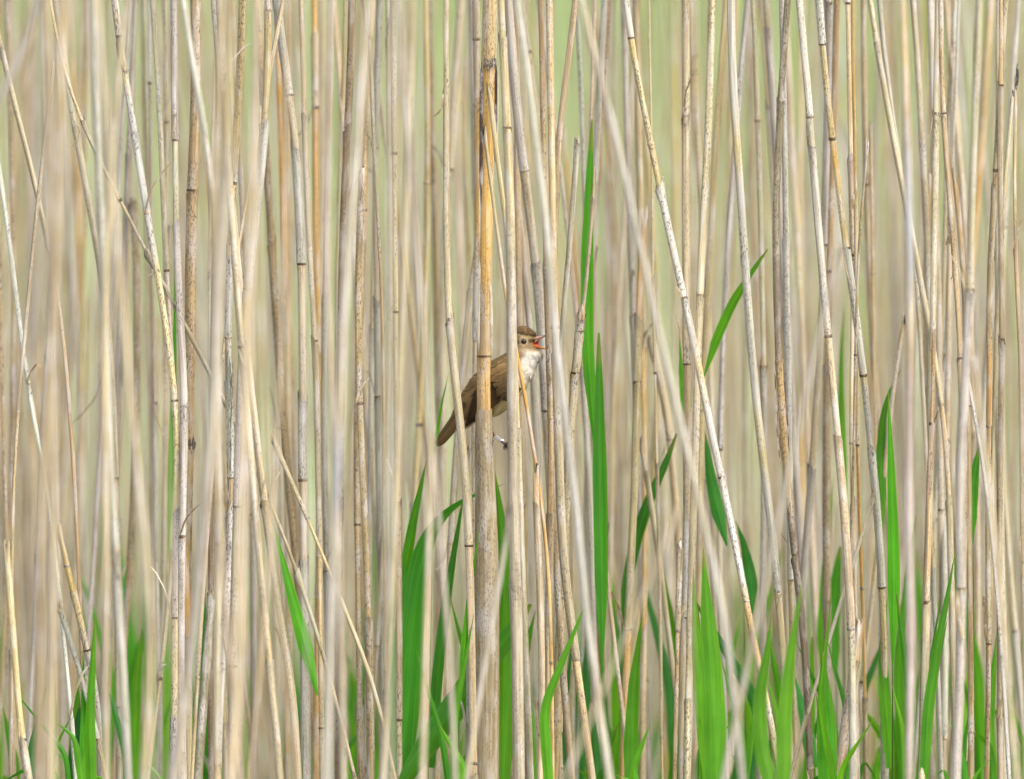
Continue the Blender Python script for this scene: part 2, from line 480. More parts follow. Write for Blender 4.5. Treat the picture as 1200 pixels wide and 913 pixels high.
R([(567, 150), (577, 230), (587, 300), (592, 360), (607, 418), (617, 470), (627, 540), (637, 600), (645, 690), (648, 913)], 5, -0.03, 'gold', broken=True,
  dlean=0.0, wob=0.0, taper=0, mould=0.2, tones=[(150, 300, (214, 196, 150)), (380, 620, (222, 172, 88))], sheaths=[],
  label='thin golden broken reed slanting across the bird\'s breast')
R([(572, 95), (577, 140), (583, 190), (591, 250), (600, 304), (604, 420), (610, 608), (622, 913)], 7, -0.045, 'straw', broken=True, dlean=0.0, wob=0.0,
  label='pale straw reed with splintered tip resting against the golden stem')
R([(558, -20), (560, 110), (562, 200), (560, 304), (558, 420), (556, 600), (560, 913)], 10, 0.13, 'grey', dlean=0, tones=[(108, 300, (230, 190, 118)), (-200, 106, (206, 192, 168))],
  mould=0.6, label='grey reed turning golden, close along the golden stem')
R([(593, -20), (603, 117), (613, 200), (627, 304), (636, 400), (641, 500), (648, 640), (655, 913)], 12, 0.10, 'grey')
R([(600, 170), (613, 304), (622, 385), (630, 520), (634, 700), (636, 913)], 10, 0.16, 'grey', broken=True, tones=[(150, 420, (206, 192, 180))], label='lavender grey broken reed rising behind the bird\'s crown')
R([(677, -20), (668, 60), (657, 133), (650, 230), (648, 304), (647, 437), (645, 608), (642, 913)], 9, 0.03, 'brown', mould=0.5, tones=[(-50, 300, (206, 184, 152))])
R([(677, 167), (668, 304), (660, 370), (652, 500), (645, 700), (640, 913)], 6, 0.05, 'grey', broken=True)
R([(697, 197), (690, 304), (680, 385)], 3, 0.02, 'brown', broken=True, top=None, label='hair-thin twig rising from snapped grey reed right of the bill') if False else None
R([(681, 372), (677, 410), (673, 440), (667, 510), (662, 608), (655, 760), (650, 913)], 11, 0.04, 'tan', broken=True, mould=0.7, nodes=[388, 437, 700], label='snapped tan reed with twig at its broken top beside the open bill')
R([(697, 197), (690, 304), (680, 384), (672, 500), (664, 608), (655, 913)], 3.4, 0.06, 'tan', broken=True)
R([(620, 100), (634, 200), (645, 304), (653, 420), (667, 537), (675, 608), (685, 708), (702, 825), (715, 913)], 13, -0.42, 'grey', tones=[(350, 700, (206, 204, 202))],
  label='blurred curved silver reed in front, just beyond the open bill')
R([(675, -20), (683, 20), (700, 77), (723, 160), (747, 273), (751, 304), (777, 414), (800, 504), (823, 597), (850, 720), (870, 913)], 11, -0.5, 'grey', tones=[(60, 500, (208, 202, 192))],
  label='long pale reed in front leaning left, crossing the curved mottled reed')
R([(731, -20), (738, 50), (753, 117), (763, 173), (780, 250), (790, 304), (800, 337), (817, 421), (833, 504), (847, 570), (857, 608), (873, 701), (888, 775), (902, 831), (915, 913)],
  8.5, 0.0, 'white', mould=0.9, nodes=[45, 170, 350, 560, 705], tones=[(52, 72, (228, 196, 128)), (174, 200, (224, 190, 120)), (420, 455, (226, 200, 120)), (700, 790, (226, 192, 134))],
  wob=0.0, dlean=0.05, label='long curved mottled white reed with yellow patches below its joints')
R([(835, -20), (830, 167), (823, 304), (817, 430), (812, 600), (805, 913)], 9, 0.03, 'tan', mould=0.8)
R([(853, -20), (840, 133), (832, 304), (822, 480), (815, 913)], 9, 0.22, 'straw')
R([(857, -20), (858, 100), (865, 200), (872, 304), (883, 437), (893, 537), (903, 608), (912, 700), (930, 913)], 9.5, 0.06, 'white', mould=0.35,
  tones=[(480, 555, (236, 222, 172)), (150, 200, (230, 210, 160))], label='smooth white reed with cream band, leaning left beside dark mouldy reed')
R([(810, -20), (813, 100), (818, 200), (828, 330), (835, 500), (838, 913)], 8, 0.35, 'tan', nodes=[83, 330], tones=[(86, 115, (234, 200, 120))])
R([(925, -20), (915, 117), (909, 250), (910, 304), (913, 424), (920, 544), (928, 608), (932, 675), (943, 740), (947, 820), (950, 913)], 8.5, 0.0, 'dark', mould=1.0,
  nodes=[118, 423, 650], tones=[(-60, 300, (176, 166, 140)), (425, 600, (214, 184, 134))], label='mould-blackened reed with peeling dark sheath strips')
R([(935, -20), (947, 117), (953, 200), (961, 304), (970, 394), (980, 487), (992, 608), (997, 690), (1000, 738), (1000, 913)], 9.5, -0.02, 'grey', mould=0.5,
  nodes=[138, 395, 738], tones=[(390, 740, (212, 192, 160))], label='grey-pink reed ending in a dark joint above green blades')
R([(957, -20), (963, 60), (973, 153), (983, 217), (992, 300), (1003, 354), (1013, 444), (1023, 537), (1030, 608), (1035, 760), (1037, 913)], 9.5, 0.02, 'white', mould=0.6,
  nodes=[52, 163, 292, 440], tones=[(165, 215, (230, 190, 116)), (450, 520, (186, 184, 178))], label='white reed with golden patch under its joint, curving left')
R([(993, -20), (997, 167), (1000, 304), (998, 500), (1001, 608), (1004, 913)], 7, 0.05, 'tan', nodes=[300, 520])
R([(1000, -20), (1001, 130), (1003, 304), (1004, 437), (1006, 540), (1010, 700)], 4.5, 0.07, 'gold', nodes=[522, 690], tones=[(524, 690, (224, 170, 80))])
R([(1017, 173), (1007, 283), (1002, 400), (998, 600), (994, 913)], 4, 0.0, 'dark', broken=True, label='hair-thin dark snapped twig beside golden-patched white reed')
R([(1028, -20), (1033, 40), (1040, 100), (1057, 207), (1075, 330), (1090, 600)], 5.5, 0.12, 'grey')
R([(1057, -20), (1062, 133), (1067, 304), (1066, 456), (1065, 608), (1068, 780), (1065, 913)], 13, -0.38, 'grey', nodes=[170, 415, 640],
  tones=[(-60, 165, (222, 200, 158)), (172, 330, (196, 198, 204))], label='stout blurred blue-grey reed with tan upper joint')
R([(1068, -20), (1077, 100), (1083, 200), (1090, 400), (1092, 700)], 7, 0.18, 'tan')
R([(1090, -20), (1093, 100), (1097, 230), (1101, 400), (1104, 700)], 8.5, 0.2, 'grey')
R([(1102, -20), (1103, 133), (1110, 200), (1117, 270), (1126, 400), (1130, 608), (1128, 708), (1121, 913)], 7.5, -0.03, 'brown', mould=0.8, nodes=[133, 420, 700],
  tones=[(280, 500, (214, 190, 150))], label='brown reed carrying a tuft of dry debris')
R([(1119, 207), (1122, 235), (1128, 290), (1133, 400), (1136, 600), (1138, 913)], 8.5, 0.04, 'brown', broken=True, mould=0.2, tones=[(190, 320, (196, 168, 126))], label='snapped brown hollow reed beside the debris tuft')
R([(1120, -20), (1115, 200), (1112, 330), (1108, 600), (1106, 913)], 8, 0.22, 'grey')
R([(1162, -20), (1153, 133), (1148, 187), (1140, 283), (1130, 420), (1122, 700)], 14, 0.5, 'gold', nodes=[187], tones=[(190, 300, (236, 190, 110)), (-60, 180, (220, 198, 150))],
  label='stout orange-gold blurred reed with dark joint')
R([(1172, -20), (1170, 304), (1172, 500), (1176, 913)], 9, 0.12, 'tan')
R([(1191, 100), (1188, 200), (1190, 304), (1196, 420), (1200, 700)], 5, 0.0, 'brown', broken=True, mould=0.8, label='thin brown reed topped by a blackened seed stub')
R([(1186, 117), (1181, 170), (1175, 240), (1168, 400), (1160, 700)], 4.5, 0.03, 'gold', broken=True)
R([(1200, -20), (1197, 150), (1199, 400), (1203, 913)], 9, -0.6, 'tan')
# left side
R([(55, -20), (45, 20), (25, 65), (0, 115), (-40, 200)], 11, -0.55, 'grey', label='blurred grey reed leaning steeply right at the bed edge')
R([(0, 50), (3, 63), (20, 135), (38, 200), (58, 285), (72, 360), (82, 500)], 6, 0.05, 'tan')
R([(-4, 170), (0, 190), (13, 300), (25, 400), (40, 497), (55, 562), (70, 700)], 5, 0.06, 'white')
R([(62, 82), (52, 170), (37, 304), (28, 400), (20, 480), (15, 600), (12, 913)], 4.5, 0.0, 'tan', broken=True)
R([(74, -20), (72, 77), (67, 304), (58, 456), (48, 608), (44, 913)], 15, -0.62, 'tan', nodes=[77, 390, 700], tones=[(-60, 70, (226, 200, 160))])
R([(55, -20), (65, 40), (80, 118), (93, 143), (135, 222), (173, 300), (205, 360), (235, 415), (265, 474)], 4.6, 0.02, 'tan', nodes=[143, 235, 360], wob=0, dlean=0,
  mould=0.4, label='thin dry twig slanting steeply across the upright reeds')
R([(72, 40), (90, 160), (104, 230), (117, 304), (130, 400), (137, 600), (140, 913)], 8, 0.1, 'tan')
R([(132, -20), (138, 43), (147, 87), (157, 150), (170, 240), (182, 304), (193, 370), (203, 437), (209, 500), (207, 608), (203, 913)], 9, 0.0, 'white', mould=0.85, nodes=[43, 250, 470],
  tones=[(20, 44, (230, 206, 150)), (45, 80, (190, 180, 160)), (84, 105, (232, 212, 160)), (105, 300, (222, 222, 220))], wob=0, label='bright bleached white curving reed with black mould flecks')
R([(150, -20), (147, 33), (133, 133), (125, 270), (122, 400), (124, 700)], 10, -0.45, 'tan')
R([(178, -20), (187, 120), (195, 304), (202, 430), (212, 600), (215, 913)], 6.5, 0.03, 'tan', mould=0.5)
R([(204, -20), (206, 165), (208, 304), (214, 420), (217, 475), (214, 560), (212, 913)], 8.5, 0.0, 'grey', mould=0.5, nodes=[165, 478, 630])
R([(168, -20), (172, 130), (176, 240), (180, 456), (178, 800)], 7.5, 0.42, 'straw', tones=[(-60, 190, (206, 204, 170))])
R([(229, -20), (230, 120), (226, 200), (223, 304), (223, 450), (221, 525), (218, 608), (216, 760), (214, 913)], 15, 0.05, 'brown', mould=0.9, nodes=[522], dlean=0,
  tones=[(-60, 515, (204, 178, 138)), (525, 560, (228, 196, 130))], label='stout speckled tan reed with shaggy black joint')
R([(211, -20), (223, 67), (240, 150), (247, 183), (253, 300), (257, 500), (255, 800)], 10, -0.3, 'grey')
R([(255, -20), (256, 160), (252, 304), (247, 500), (248, 913)], 6.5, 0.03, 'brown')
R([(268, -20), (265, 190), (257, 304), (250, 456), (238, 610), (230, 710), (217, 840), (203, 913)], 16, -0.6, 'grey', nodes=[190, 420, 660], tones=[(-60, 185, (222, 206, 168)), (560, 800, (200, 194, 188))])
R([(285, -20), (281, 100), (273, 215), (269, 304), (266, 395), (270, 505), (272, 608), (266, 700), (258, 800), (255, 913)], 9.5, 0.0, 'white', mould=0.9, nodes=[215, 396, 560, 645],
  tones=[(-50, 200, (212, 192, 146)), (400, 540, (204, 206, 198))], wob=0, label='grey-white reed with heavy mould streaks between two dark joints')
R([(313, -20), (315, 50), (311, 145), (300, 260), (293, 304), (290, 340), (282, 437), (276, 600), (272, 913)], 11, -0.04, 'grey', mould=0.6, nodes=[12, 145, 339],
  tones=[(20, 140, (214, 196, 150)), (150, 330, (202, 204, 204)), (342, 430, (232, 198, 136))])
R([(321, -20), (330, 67), (343, 133), (350, 230), (353, 330), (356, 600)], 11.5, 0.06, 'grey', nodes=[112, 310])
R([(325, -20), (327, 80), (330, 200), (333, 260), (337, 456), (338, 913)], 9, 0.30, 'gold', tones=[(60, 270, (236, 186, 100))])
R([(336, -20), (333, 0), (300, 167), (277, 304), (262, 400), (245, 600)], 5, 0.02, 'tan')
R([(352, -20), (358, 167), (363, 304), (370, 420), (374, 600), (378, 913)], 7, 0.06, 'tan', nodes=[135, 400])
R([(387, -20), (385, 150), (382, 304), (388, 456), (398, 608), (402, 913)], 10, -0.5, 'grey')
R([(368, -20), (369, 150), (370, 304), (374, 410), (376, 608), (370, 913)], 9, 0.25, 'gold', tones=[(310, 520, (230, 192, 122))], nodes=[415, 700])
R([(413, -20), (413, 60), (408, 150), (402, 304), (398, 500), (396, 913)], 9, 0.1, 'brown')
R([(435, -20), (427, 60), (420, 133), (407, 304), (400, 420), (396, 520), (392, 640), (386, 760), (383, 913)], 14, -0.6, 'grey', nodes=[133, 500, 800], tones=[(500, 610, (198, 198, 206)), (-60, 120, (210, 200, 180))])
R([(423, 207), (418, 304), (419, 380), (420, 470), (423, 520), (428, 608), (432, 760), (434, 913)], 9.5, 0.02, 'brown', broken=True, mould=0.9, nodes=[473], tones=[(200, 300, (150, 132, 104))],
  label='speckled brown reed with blackened snapped top')
R([(432, 33), (440, 210), (446, 304), (450, 480), (452, 913)], 4.4, 0.04, 'tan', broken=True)
R([(446, -20), (441, 150), (440, 304), (443, 456), (446, 700)], 7.5, 0.2, 'grey', nodes=[465])
R([(460, -20), (462, 160), (463, 304), (464, 400), (466, 608), (468, 913)], 7.5, 0.02, 'tan', mould=0.5, nodes=[180, 366, 590])
R([(480, 103), (484, 200), (489, 304), (493, 456), (497, 700)], 7, 0.45, 'straw', broken=True)
R([(523, -20), (523, 150), (523, 304), (525, 370), (532, 437), (540, 500), (547, 560), (552, 700), (555, 913)], 6.5, -0.02, 'tan', wob=0, dlean=0, nodes=[108, 375, 640], mould=0.35,
  widths=[(-60, 5.5), (300, 6.5), (400, 8.5), (560, 9), (913, 9)], label='slender tan reed crossing in front of the bird\'s tail')
R([(545, 60), (540, 133), (545, 220), (550, 304), (551, 456)], 6, 0.5, 'tan', broken=True)
R([(549, 530), (550, 600), (550, 760), (549, 913)], 7, 0.03, 'grey', broken=True, label='short grey snapped reed close under the bird\'s tail')
# lower half
R([(67, 612), (77, 660), (100, 755), (115, 800), (119, 860), (118, 913)], 8, -0.02, 'white', broken=True, nodes=[663, 762], tones=[(665, 740, (236, 210, 140))], label='short snapped reed, white above and yellow below its joint')
R([(68, 705), (83, 755), (100, 805), (112, 850), (125, 913)], 6, 0.02, 'white', broken=True)
R([(8, 640), (15, 760), (23, 868), (33, 913)], 9, 0.0, 'tan', broken=True, nodes=[868])
R([(60, 420), (63, 608), (60, 780), (60, 913)], 15, -0.6, 'tan', nodes=[520, 790])
R([(125, 420), (133, 608), (140, 708), (143, 808), (150, 913)], 11, -0.3, 'grey')
R([(155, 500), (167, 625), (180, 708), (176, 800), (168, 913)], 11, -0.65, 'tan')
R([(214, 600), (218, 650), (221, 720), (222, 770), (222, 913)], 8, 0.04, 'gold', broken=True, tones=[(640, 770, (236, 184, 96))], label='short orange-gold reed beside peeling grey sheath')
R([(250, 690), (246, 740), (240, 800), (236, 850), (232, 913)], 10, -0.02, 'dark', broken=True, mould=1.0)
R([(290, 400), (284, 608), (283, 775), (270, 913)], 14, -0.7, 'tan')
R([(295, 560), (305, 680), (318, 800), (328, 913)], 9, -0.15, 'tan')
R([(305, 550), (318, 660), (343, 800), (350, 913)], 9.5, 0.0, 'tan')
R([(318, 510), (345, 575), (375, 640), (402, 718), (433, 775), (463, 913)], 4.6, 0.0, 'tan', broken=True, label='thin curved twig slanting down past the lone green blade')
R([(505, 530), (503, 608), (498, 808), (495, 913)], 9, -0.5, 'tan', broken=True)
R([(498, 420), (510, 560), (517, 630), (527, 775), (533, 913)], 8, -0.5, 'grey')
R([(470, 420), (463, 608), (457, 775), (448, 913)], 10, -0.4, 'straw')
R([(628, 560), (630, 608), (635, 775), (633, 913)], 8, -0.03, 'tan', broken=True)
R([(655, 560), (657, 640), (677, 775), (694, 913)], 10.5, 0.0, 'tan', mould=0.6)
R([(648, 560), (653, 708), (667, 875), (671, 913)], 8, 0.03, 'brown')
R([(800, 590), (763, 675), (727, 760), (667, 900)], 6, -0.7, 'tan', wob=0, broken=True)
R([(598, 600), (593, 640), (563, 808), (548, 913)], 8, -0.4, 'grey', broken=True)
R([(798, 640), (797, 658), (793, 800), (790, 913)], 6, 0.0, 'brown', broken=True)
R([(805, 420), (806, 608), (803, 700), (800, 913)], 10, 0.05, 'tan', nodes=[725], tones=[(610, 720, (200, 198, 194))])
R([(985, 300), (967, 354), (943, 464), (913, 608), (877, 775), (848, 913)], 9, -0.6, 'grey', wob=0, broken=True, tones=[(300, 700, (212, 205, 192))], label='blurred pale reed in front leaning steeply right past the mottled reed')
R([(1022, 590), (1017, 608), (987, 698), (967, 765), (935, 870), (925, 913)], 3.4, 0.0, 'straw', broken=True)
R([(1007, 738), (1000, 800), (993, 840), (982, 913)], 12, -0.02, 'brown', broken=True, mould=0.8, label='short split brown reed with torn dry sheath')
R([(1090, 520), (1088, 608), (1086, 700), (1080, 913)], 8, 0.0, 'tan', nodes=[707], tones=[(600, 700, (222, 194, 150))])
R([(1128, 520), (1124, 608), (1128, 708), (1120, 913)], 11, -0.25, 'grey')
R([(1140, 420), (1163, 608), (1183, 808), (1192, 913)], 9.5, -0.5, 'tan', broken=True)
R([(1094, 380), (1097, 421), (1092, 495), (1088, 608)], 6, -0.02, 'brown', broken=True, nodes=[497])
R([(1162, 280), (1158, 340), (1161, 420), (1160, 500), (1158, 700)], 7, 0.0, 'brown', nodes=[500], tones=[(400, 500, (206, 166, 104))])
R([(1173, 300), (1173, 400), (1172, 600), (1172, 913)], 6.5, 0.02, 'tan', nodes=[398, 590])
R([(1128, 410), (1140, 470), (1152, 520), (1160, 600)], 4, 0.0, 'white', broken=True)
R([(1080, 340), (1100, 440), (1110, 520), (1115, 700)], 7, 0.1, 'tan')

# ---- peeling strips, painted gap shade and a tuft of debris, parts of the reeds they hang on
def strip(root, base, pts, w, foc, c, yaw=0.5):
    p = np.array([P(x, y, 12.0+foc) for x, y in pts])
    t = np.linspace(0, 1, len(p)); tt = np.linspace(0, 1, 24)
    q = np.stack([smooth1(np.interp(tt, t, p[:, k]), 1.2) for k in range(3)], -1)
    hw = 0.5*w/FOC*12.0*np.clip(np.minimum(tt, 1-tt)*8, 0.15, 1)
    side = RIGHT*math.cos(yaw)+FWD*math.sin(yaw)
    nrm = np.cross(side, UP)
    v = np.concatenate([q+side*hw[:, None], q+nrm*(hw*0.5)[:, None], q-side*hw[:, None]], 0)-base
    m = len(q); i = np.arange(m-1)
    f = np.vstack([np.stack([i, i+1, m+i+1, m+i], -1), np.stack([m+i, m+i+1, 2*m+i+1, 2*m+i], -1)])
    cc = np.tile(np.append(alb(c), 0.5), (3*m, 1))
    rc = np.concatenate([np.stack([np.full(m, k*0.002), np.zeros(m), tt*0.2], -1) for k in range(3)])
    return add_obj('peel_and_shade_strip', mk_mesh('strip', v, f, cc, rc), M_REED, root)
strip(main_root, main_base, [(564.6, 72), (564.2, 110), (563.8, 160), (563.6, 240)], 4.4, -0.012, (58, 40, 26), 0.2)  # dark strip painted as the shade in the split sheath's left gap
strip(main_root, main_base, [(581.6, 76), (581.6, 110), (580.8, 150), (580, 190)], 4.2, -0.012, (64, 42, 24), 0.2)  # same painted shade for the gap on the right
strip(main_root, main_base, [(583.5, 78), (583.6, 110), (583, 150), (581, 200)], 1.3, -0.013, (232, 216, 180), 0.3)
strip(main_root, main_base, [(562.7, 74), (562.6, 140), (562.4, 220), (562, 300)], 1.4, -0.012, (226, 214, 196), 0.3)
strip(main_root, main_base, [(562, 300), (561, 360), (561, 410)], 3.0, -0.012, (216, 206, 190), 0.3)
strip(main_root, main_base, [(574.5, 330), (575.5, 370), (576, 414)], 4.0, -0.0125, (224, 210, 188), 0.3)
for k in range(10):
    x = random.uniform(565, 582)
    strip(main_root, main_base, [(x, 68+random.uniform(-2, 2)), (x+random.uniform(-.5, .5), 73), (x+random.uniform(-1, 1), 79+random.uniform(0, 6))], 1.8, -0.0075, random.choice([(92, 76, 52), (130, 110, 80), (70, 56, 38)]), random.uniform(-.4, .4))
def find(label): return used_labels[label][0]
rd = find('mould-blackened reed with peeling dark sheath strips'); bd = np.array(rd.location)
strip(rd, bd, [(908, 424), (909, 460), (912, 500), (916, 540)], 2.0, -0.01, (92, 68, 44), 0.6)
strip(rd, bd, [(918, 424), (920, 460), (923, 500), (925, 535)], 1.8, -0.01, (88, 62, 40), 0.6)
strip(rd, bd, [(909, 480), (911, 510), (915, 550)], 2.0, -0.012, (104, 78, 50), 0.6)
rd = find('brown reed carrying a tuft of dry debris'); bd = np.array(rd.location)
for k in range(26):
    y = random.uniform(246, 318); x = 1113+(y-250)*0.09+random.uniform(-3, 4)
    a = random.uniform(-1, 1); L = random.uniform(5, 16)
    strip(rd, bd, [(x, y), (x+a*L*0.4, y+L*0.6), (x+a*L*0.2+random.uniform(-3, 3), y+L)], random.uniform(0.9, 2.4), -0.012-random.random()*0.006,
          random.choice([(92, 66, 40), (122, 96, 60), (150, 134, 84), (176, 158, 112)]), random.uniform(-0.8, 0.8))
rd = find('short split brown reed with torn dry sheath'); bd = np.array(rd.location)
for k in range(5):
    o = (k-2)*2.4
    strip(rd, bd, [(1008+o*0.6, 738+abs(o)*2), (1000+o, 800), (992+o, 850), (984+o, 905)], 2.2, -0.03, random.choice([(150, 128, 92), (206, 186, 146), (112, 92, 64)]), 0.4)
rd = find('thin brown reed topped by a blackened seed stub'); bd = np.array(rd.location)
for k in range(6):
    strip(rd, bd, [(1192.5+random.uniform(-1, 1), 74+k), (1192+random.uniform(-1.2, 1.2), 90), (1191+random.uniform(-1, 1), 106)], 2.6, -0.004+k*0.0015, (44, 36, 30), k*0.5)
strip(rd, bd, [(1187, 105), (1188, 109), (1188, 114)], 3.0, -0.004, (48, 40, 32), 0.4)
rd = find('stout speckled tan reed with shaggy black joint'); bd = np.array(rd.location)
for k in range(12):
    x = random.uniform(215, 228)
    strip(rd, bd, [(x, 513+random.uniform(-2, 4)), (x+random.uniform(-1, 1), 520), (x+random.uniform(-2, 2), 527)], 1.8, 0.03, random.choice([(66, 50, 34), (100, 78, 50)]), random.uniform(-.5, .5))
rd = find('grey-white reed with heavy mould streaks between two dark joints'); bd = np.array(rd.location)
for k in range(8):
    x = random.uniform(264, 276); y = random.uniform(408, 560)
    strip(rd, bd, [(x, y), (x+1, y+22), (x+random.uniform(-1, 1), y+random.uniform(40, 70))], 1.6, -0.009, random.choice([(96, 92, 80), (134, 130, 116)]), 0.3)

# ---- the rest of the bed that can still be counted
N_HAND = reed_count
def rand_reed(foc, px=None, y0=456):
    for _ in range(60):
        x = random.uniform(-40, 1240) if px is None else px
        lean = random.gauss(8, 44)
        curve = random.gauss(0, 15)
        pts = [(x-lean*(1-t)+curve*math.sin(t*math.pi), -20+950*t) for t in np.linspace(0, 1, 7)]
        if foc < 0.08:
            xs = [p for p, y in pts if 340 < y < 560]
            if any(470 < p < 700 for p in xs) or any(500 < p < 650 for p, _ in pts): continue
        break
    else:
        return
    wd = float(np.clip(random.gauss(6.3, 2.1), 3.2, 12.0)) * (1.0 if foc < -0.2 else 1.0)
    st = random.choices(['tan', 'grey', 'white', 'gold', 'brown', 'straw'], [32, 28, 6, 12, 12, 14])[0]
    if foc < -0.2: st = random.choice(['tan', 'tan', 'grey', 'brown'])
    br = random.random() < 0.22
    if br:
        k = random.choice([1, 1, 2, 2, 3]); pts = pts[k:]
        pts[0] = (pts[0][0], pts[0][1]+random.uniform(0, 120))
    R(pts, wd, foc, st, broken=br)
for k in range(8): rand_reed(random.uniform(-0.8, -0.45), random.choice([random.uniform(-30, 470), random.uniform(-30, 470), random.uniform(740, 1230)]))
for k in range(58): rand_reed(random.uniform(0.12, 0.38))
for k in range(52): rand_reed(random.uniform(0.36, 1.1))
left = 298 - reed_count
for k in range(left): rand_reed(0.9+1.3*k/left)

# ---- torn scraps of dead leaf still hanging from the joints
for lab, os_ in list(used_labels.items()):
    for o in os_:
        if not o.name.startswith('dead_reed') or o.type != 'EMPTY' or o is main_root: continue
        st = [c for c in o.children if c.name.startswith('node_ring')]
        for c in st:
            if random.random() > 0.30: continue
            p0 = np.array(o.location) + np.array(c.data.vertices[0].co)
            x, y = to_px(p0)
            if 470 < x < 690 and 300 < y < 600: continue
            L = random.uniform(0.012, 0.05); a = random.uniform(-1, 1)
            up_ = random.choice([1, 1, -1])
            q = [(x, y), (x+a*L*250, y-up_*L*700), (x+a*L*650, y-up_*L*1150), (x+a*L*1000+random.uniform(-3, 3), y-up_*L*random.uniform(900, 1500))]
            strip(o, np.array(o.location), q, random.uniform(1.6, 4.0), float(p0 @ FWD - CAM @ FWD)-12.0-0.004,
                  random.choice([(206, 188, 150), (178, 156, 116), (222, 212, 190), (140, 118, 84)]), random.uniform(-1.0, 1.0)).name = 'dead_leaf'

# ---- beyond counting: the rest of the reed bed as one mass
def mass_reeds(spec, nm):
    V, F, C, RC = [], [], [], []; off = 0
    names = ['tan', 'grey', 'straw', 'gold', 'brown']
    for (x, y, h, wd) in spec:
        st = STYLES[random.choices(names, [32, 26, 24, 12, 6])[0]]
        c1 = alb(st[0])*random.uniform(0.85, 1.08); c2 = alb(st[1])*random.uniform(0.85, 1.05)
        m = 9; t = np.linspace(0, 1, m)
        lx, ly, cx = random.gauss(0, 0.03), random.gauss(0, 0.03), random.gauss(0, 0.02)
        p = np.stack([x+lx*t*h+cx*np.sin(t*3), y+ly*t*h, -0.03+t*(h+0.03)], -1)
        r = wd*0.5*(1-0.4*t)
        v, f, rc, th, ln = tube(p, r, 5, s0=random.random()*9, cap=False)
        band = np.array([random.random() for _ in range(m)])[:, None]
        cc = c1*(1-band)+c2*band
        cc = np.repeat(cc, 5, 0)
        V.append(v); F.append(f+off); RC.append(rc); C.append(np.concatenate([cc, np.full((len(cc), 1), 0.3)], 1)); off += len(v)
    return tag(add_obj(nm, mk_mesh(nm, np.vstack(V), np.vstack(F), np.vstack(C), np.vstack(RC)), M_REED), kind='stuff')
spec = []
for k in range(2500):                       # the bed behind, thinning upwards
    y = 13.5 + 8.0*random.random()**1.2
    h = random.choices([random.uniform(0.35, 0.8), random.uniform(0.7, 1.15), random.uniform(1.1, 1.9)], [46, 45, 9])[0]
    spec.append((random.uniform(-2.7, 2.7), y, h, random.uniform(0.003, 0.0075)))
for k in range(300):                        # fine stems close behind the counted ones
    spec.append((random.uniform(-0.6, 0.6), random.uniform(12.75, 14.6), random.choice([random.uniform(0.6, 1.1), random.uniform(1.0, 1.9)]), random.uniform(0.0022, 0.0045)))
for k in range(1300):                       # the bed to both sides of the view
    x = random.uniform(0.62, 2.4)*random.choice([-1, 1])
    spec.append((x, random.uniform(11.3, 14.0), random.uniform(0.9, 1.9), random.uniform(0.004, 0.009)))
tag(mass_reeds(spec, 'reed_bed'), 'mass of pale dead reeds filling the bed behind and around the counted stems', 'reed bed')

# ------------------------------------------------------------------ green shoots
LG = (104, 176, 46); MG = (88, 164, 46); DG = (66, 146, 52)
def leaf_mesh(p, w_m, c, yaw, fold, base, profile, roll=0.0, high=False):
    m = 30; t = np.linspace(0, 1, len(p)); 
    dl = np.concatenate([[0], np.cumsum(np.linalg.norm(np.diff(p, axis=0), axis=1))]); dl /= dl[-1]
    tt = np.linspace(0, 1, m)
    q = np.stack([smooth1(np.interp(tt, dl, p[:, k]), 1.6) for k in range(3)], -1)
    tg = np.gradient(q, axis=0); tg /= np.linalg.norm(tg, axis=1)[:, None]
    ang = yaw + roll*tt
    side = RIGHT[None]*np.cos(ang)[:, None] + FWD[None]*np.sin(ang)[:, None]
    side = side - tg*np.sum(side*tg, 1)[:, None]; side /= np.linalg.norm(side, axis=1)[:, None]
    nrm = np.cross(tg, side)
    if profile == 'blade': wp = np.where(tt < 0.3, 0.72+0.28*np.sin(tt/0.3*np.pi/2), 1-np.clip((tt-0.3)/0.7, 0, 1)**1.7)
    elif profile == 'mid': wp = np.sin(np.pi*np.clip(tt*0.94+0.04, 0, 1))**0.75
    else: wp = 1-tt**1.5
    if high: wp = wp*(0.18+0.82*np.clip(tt/0.28, 0, 1)**0.8)
    wp = wp*(1+0.05*np.array([mnoise.noise(Vector((q*9, yaw*10, base[0]*50))) for q in tt]))
    wp = np.maximum(wp, 0.02)
    K = 7; u = np.linspace(-1, 1, K)
    hw = 0.5*w_m*wp
    wav = 0.06*np.sin(tt*17+yaw*3)
    v = q[:, None, :] + side[:, None, :]*(u[None, :, None]*hw[:, None, None]) + nrm[:, None, :]*((np.abs(u)*fold)[None, :, None]*hw[:, None, None] + (u[None, :, None]*wav[:, None, None])*hw[:, None, None])
    rc = np.stack([u[None, :]*hw[:, None], np.zeros((m, K)), np.repeat((tt*dl[-1])[:, None]*0.3, K, 1)], -1)
    i = np.arange(m-1)[:, None]*K; j = np.arange(K-1)[None]
    f = np.stack([i+j, i+j+1, i+K+j+1, i+K+j], -1).reshape(-1, 4)
    cc = np.tile(alb(c), (m, K, 1))
    cc = cc*(1+0.12*np.sin(tt*5+yaw))[:, None, None]
    cc[:, K//2] = cc[:, K//2]*1.18            # paler midrib
    cc[:, 0] *= 1.12; cc[:, -1] = cc[:, -1]*0.8+alb((176, 184, 84))*0.2
    cc[-3:] = cc[-3:]*0.6 + alb((178, 160, 84))*0.4
    cols = np.concatenate([cc.reshape(-1, 3), np.ones((m*K, 1))], 1)
    return mk_mesh('leaf', v.reshape(-1, 3)-base, f, cols, rc.reshape(-1, 3)), q
shoot_n = 0
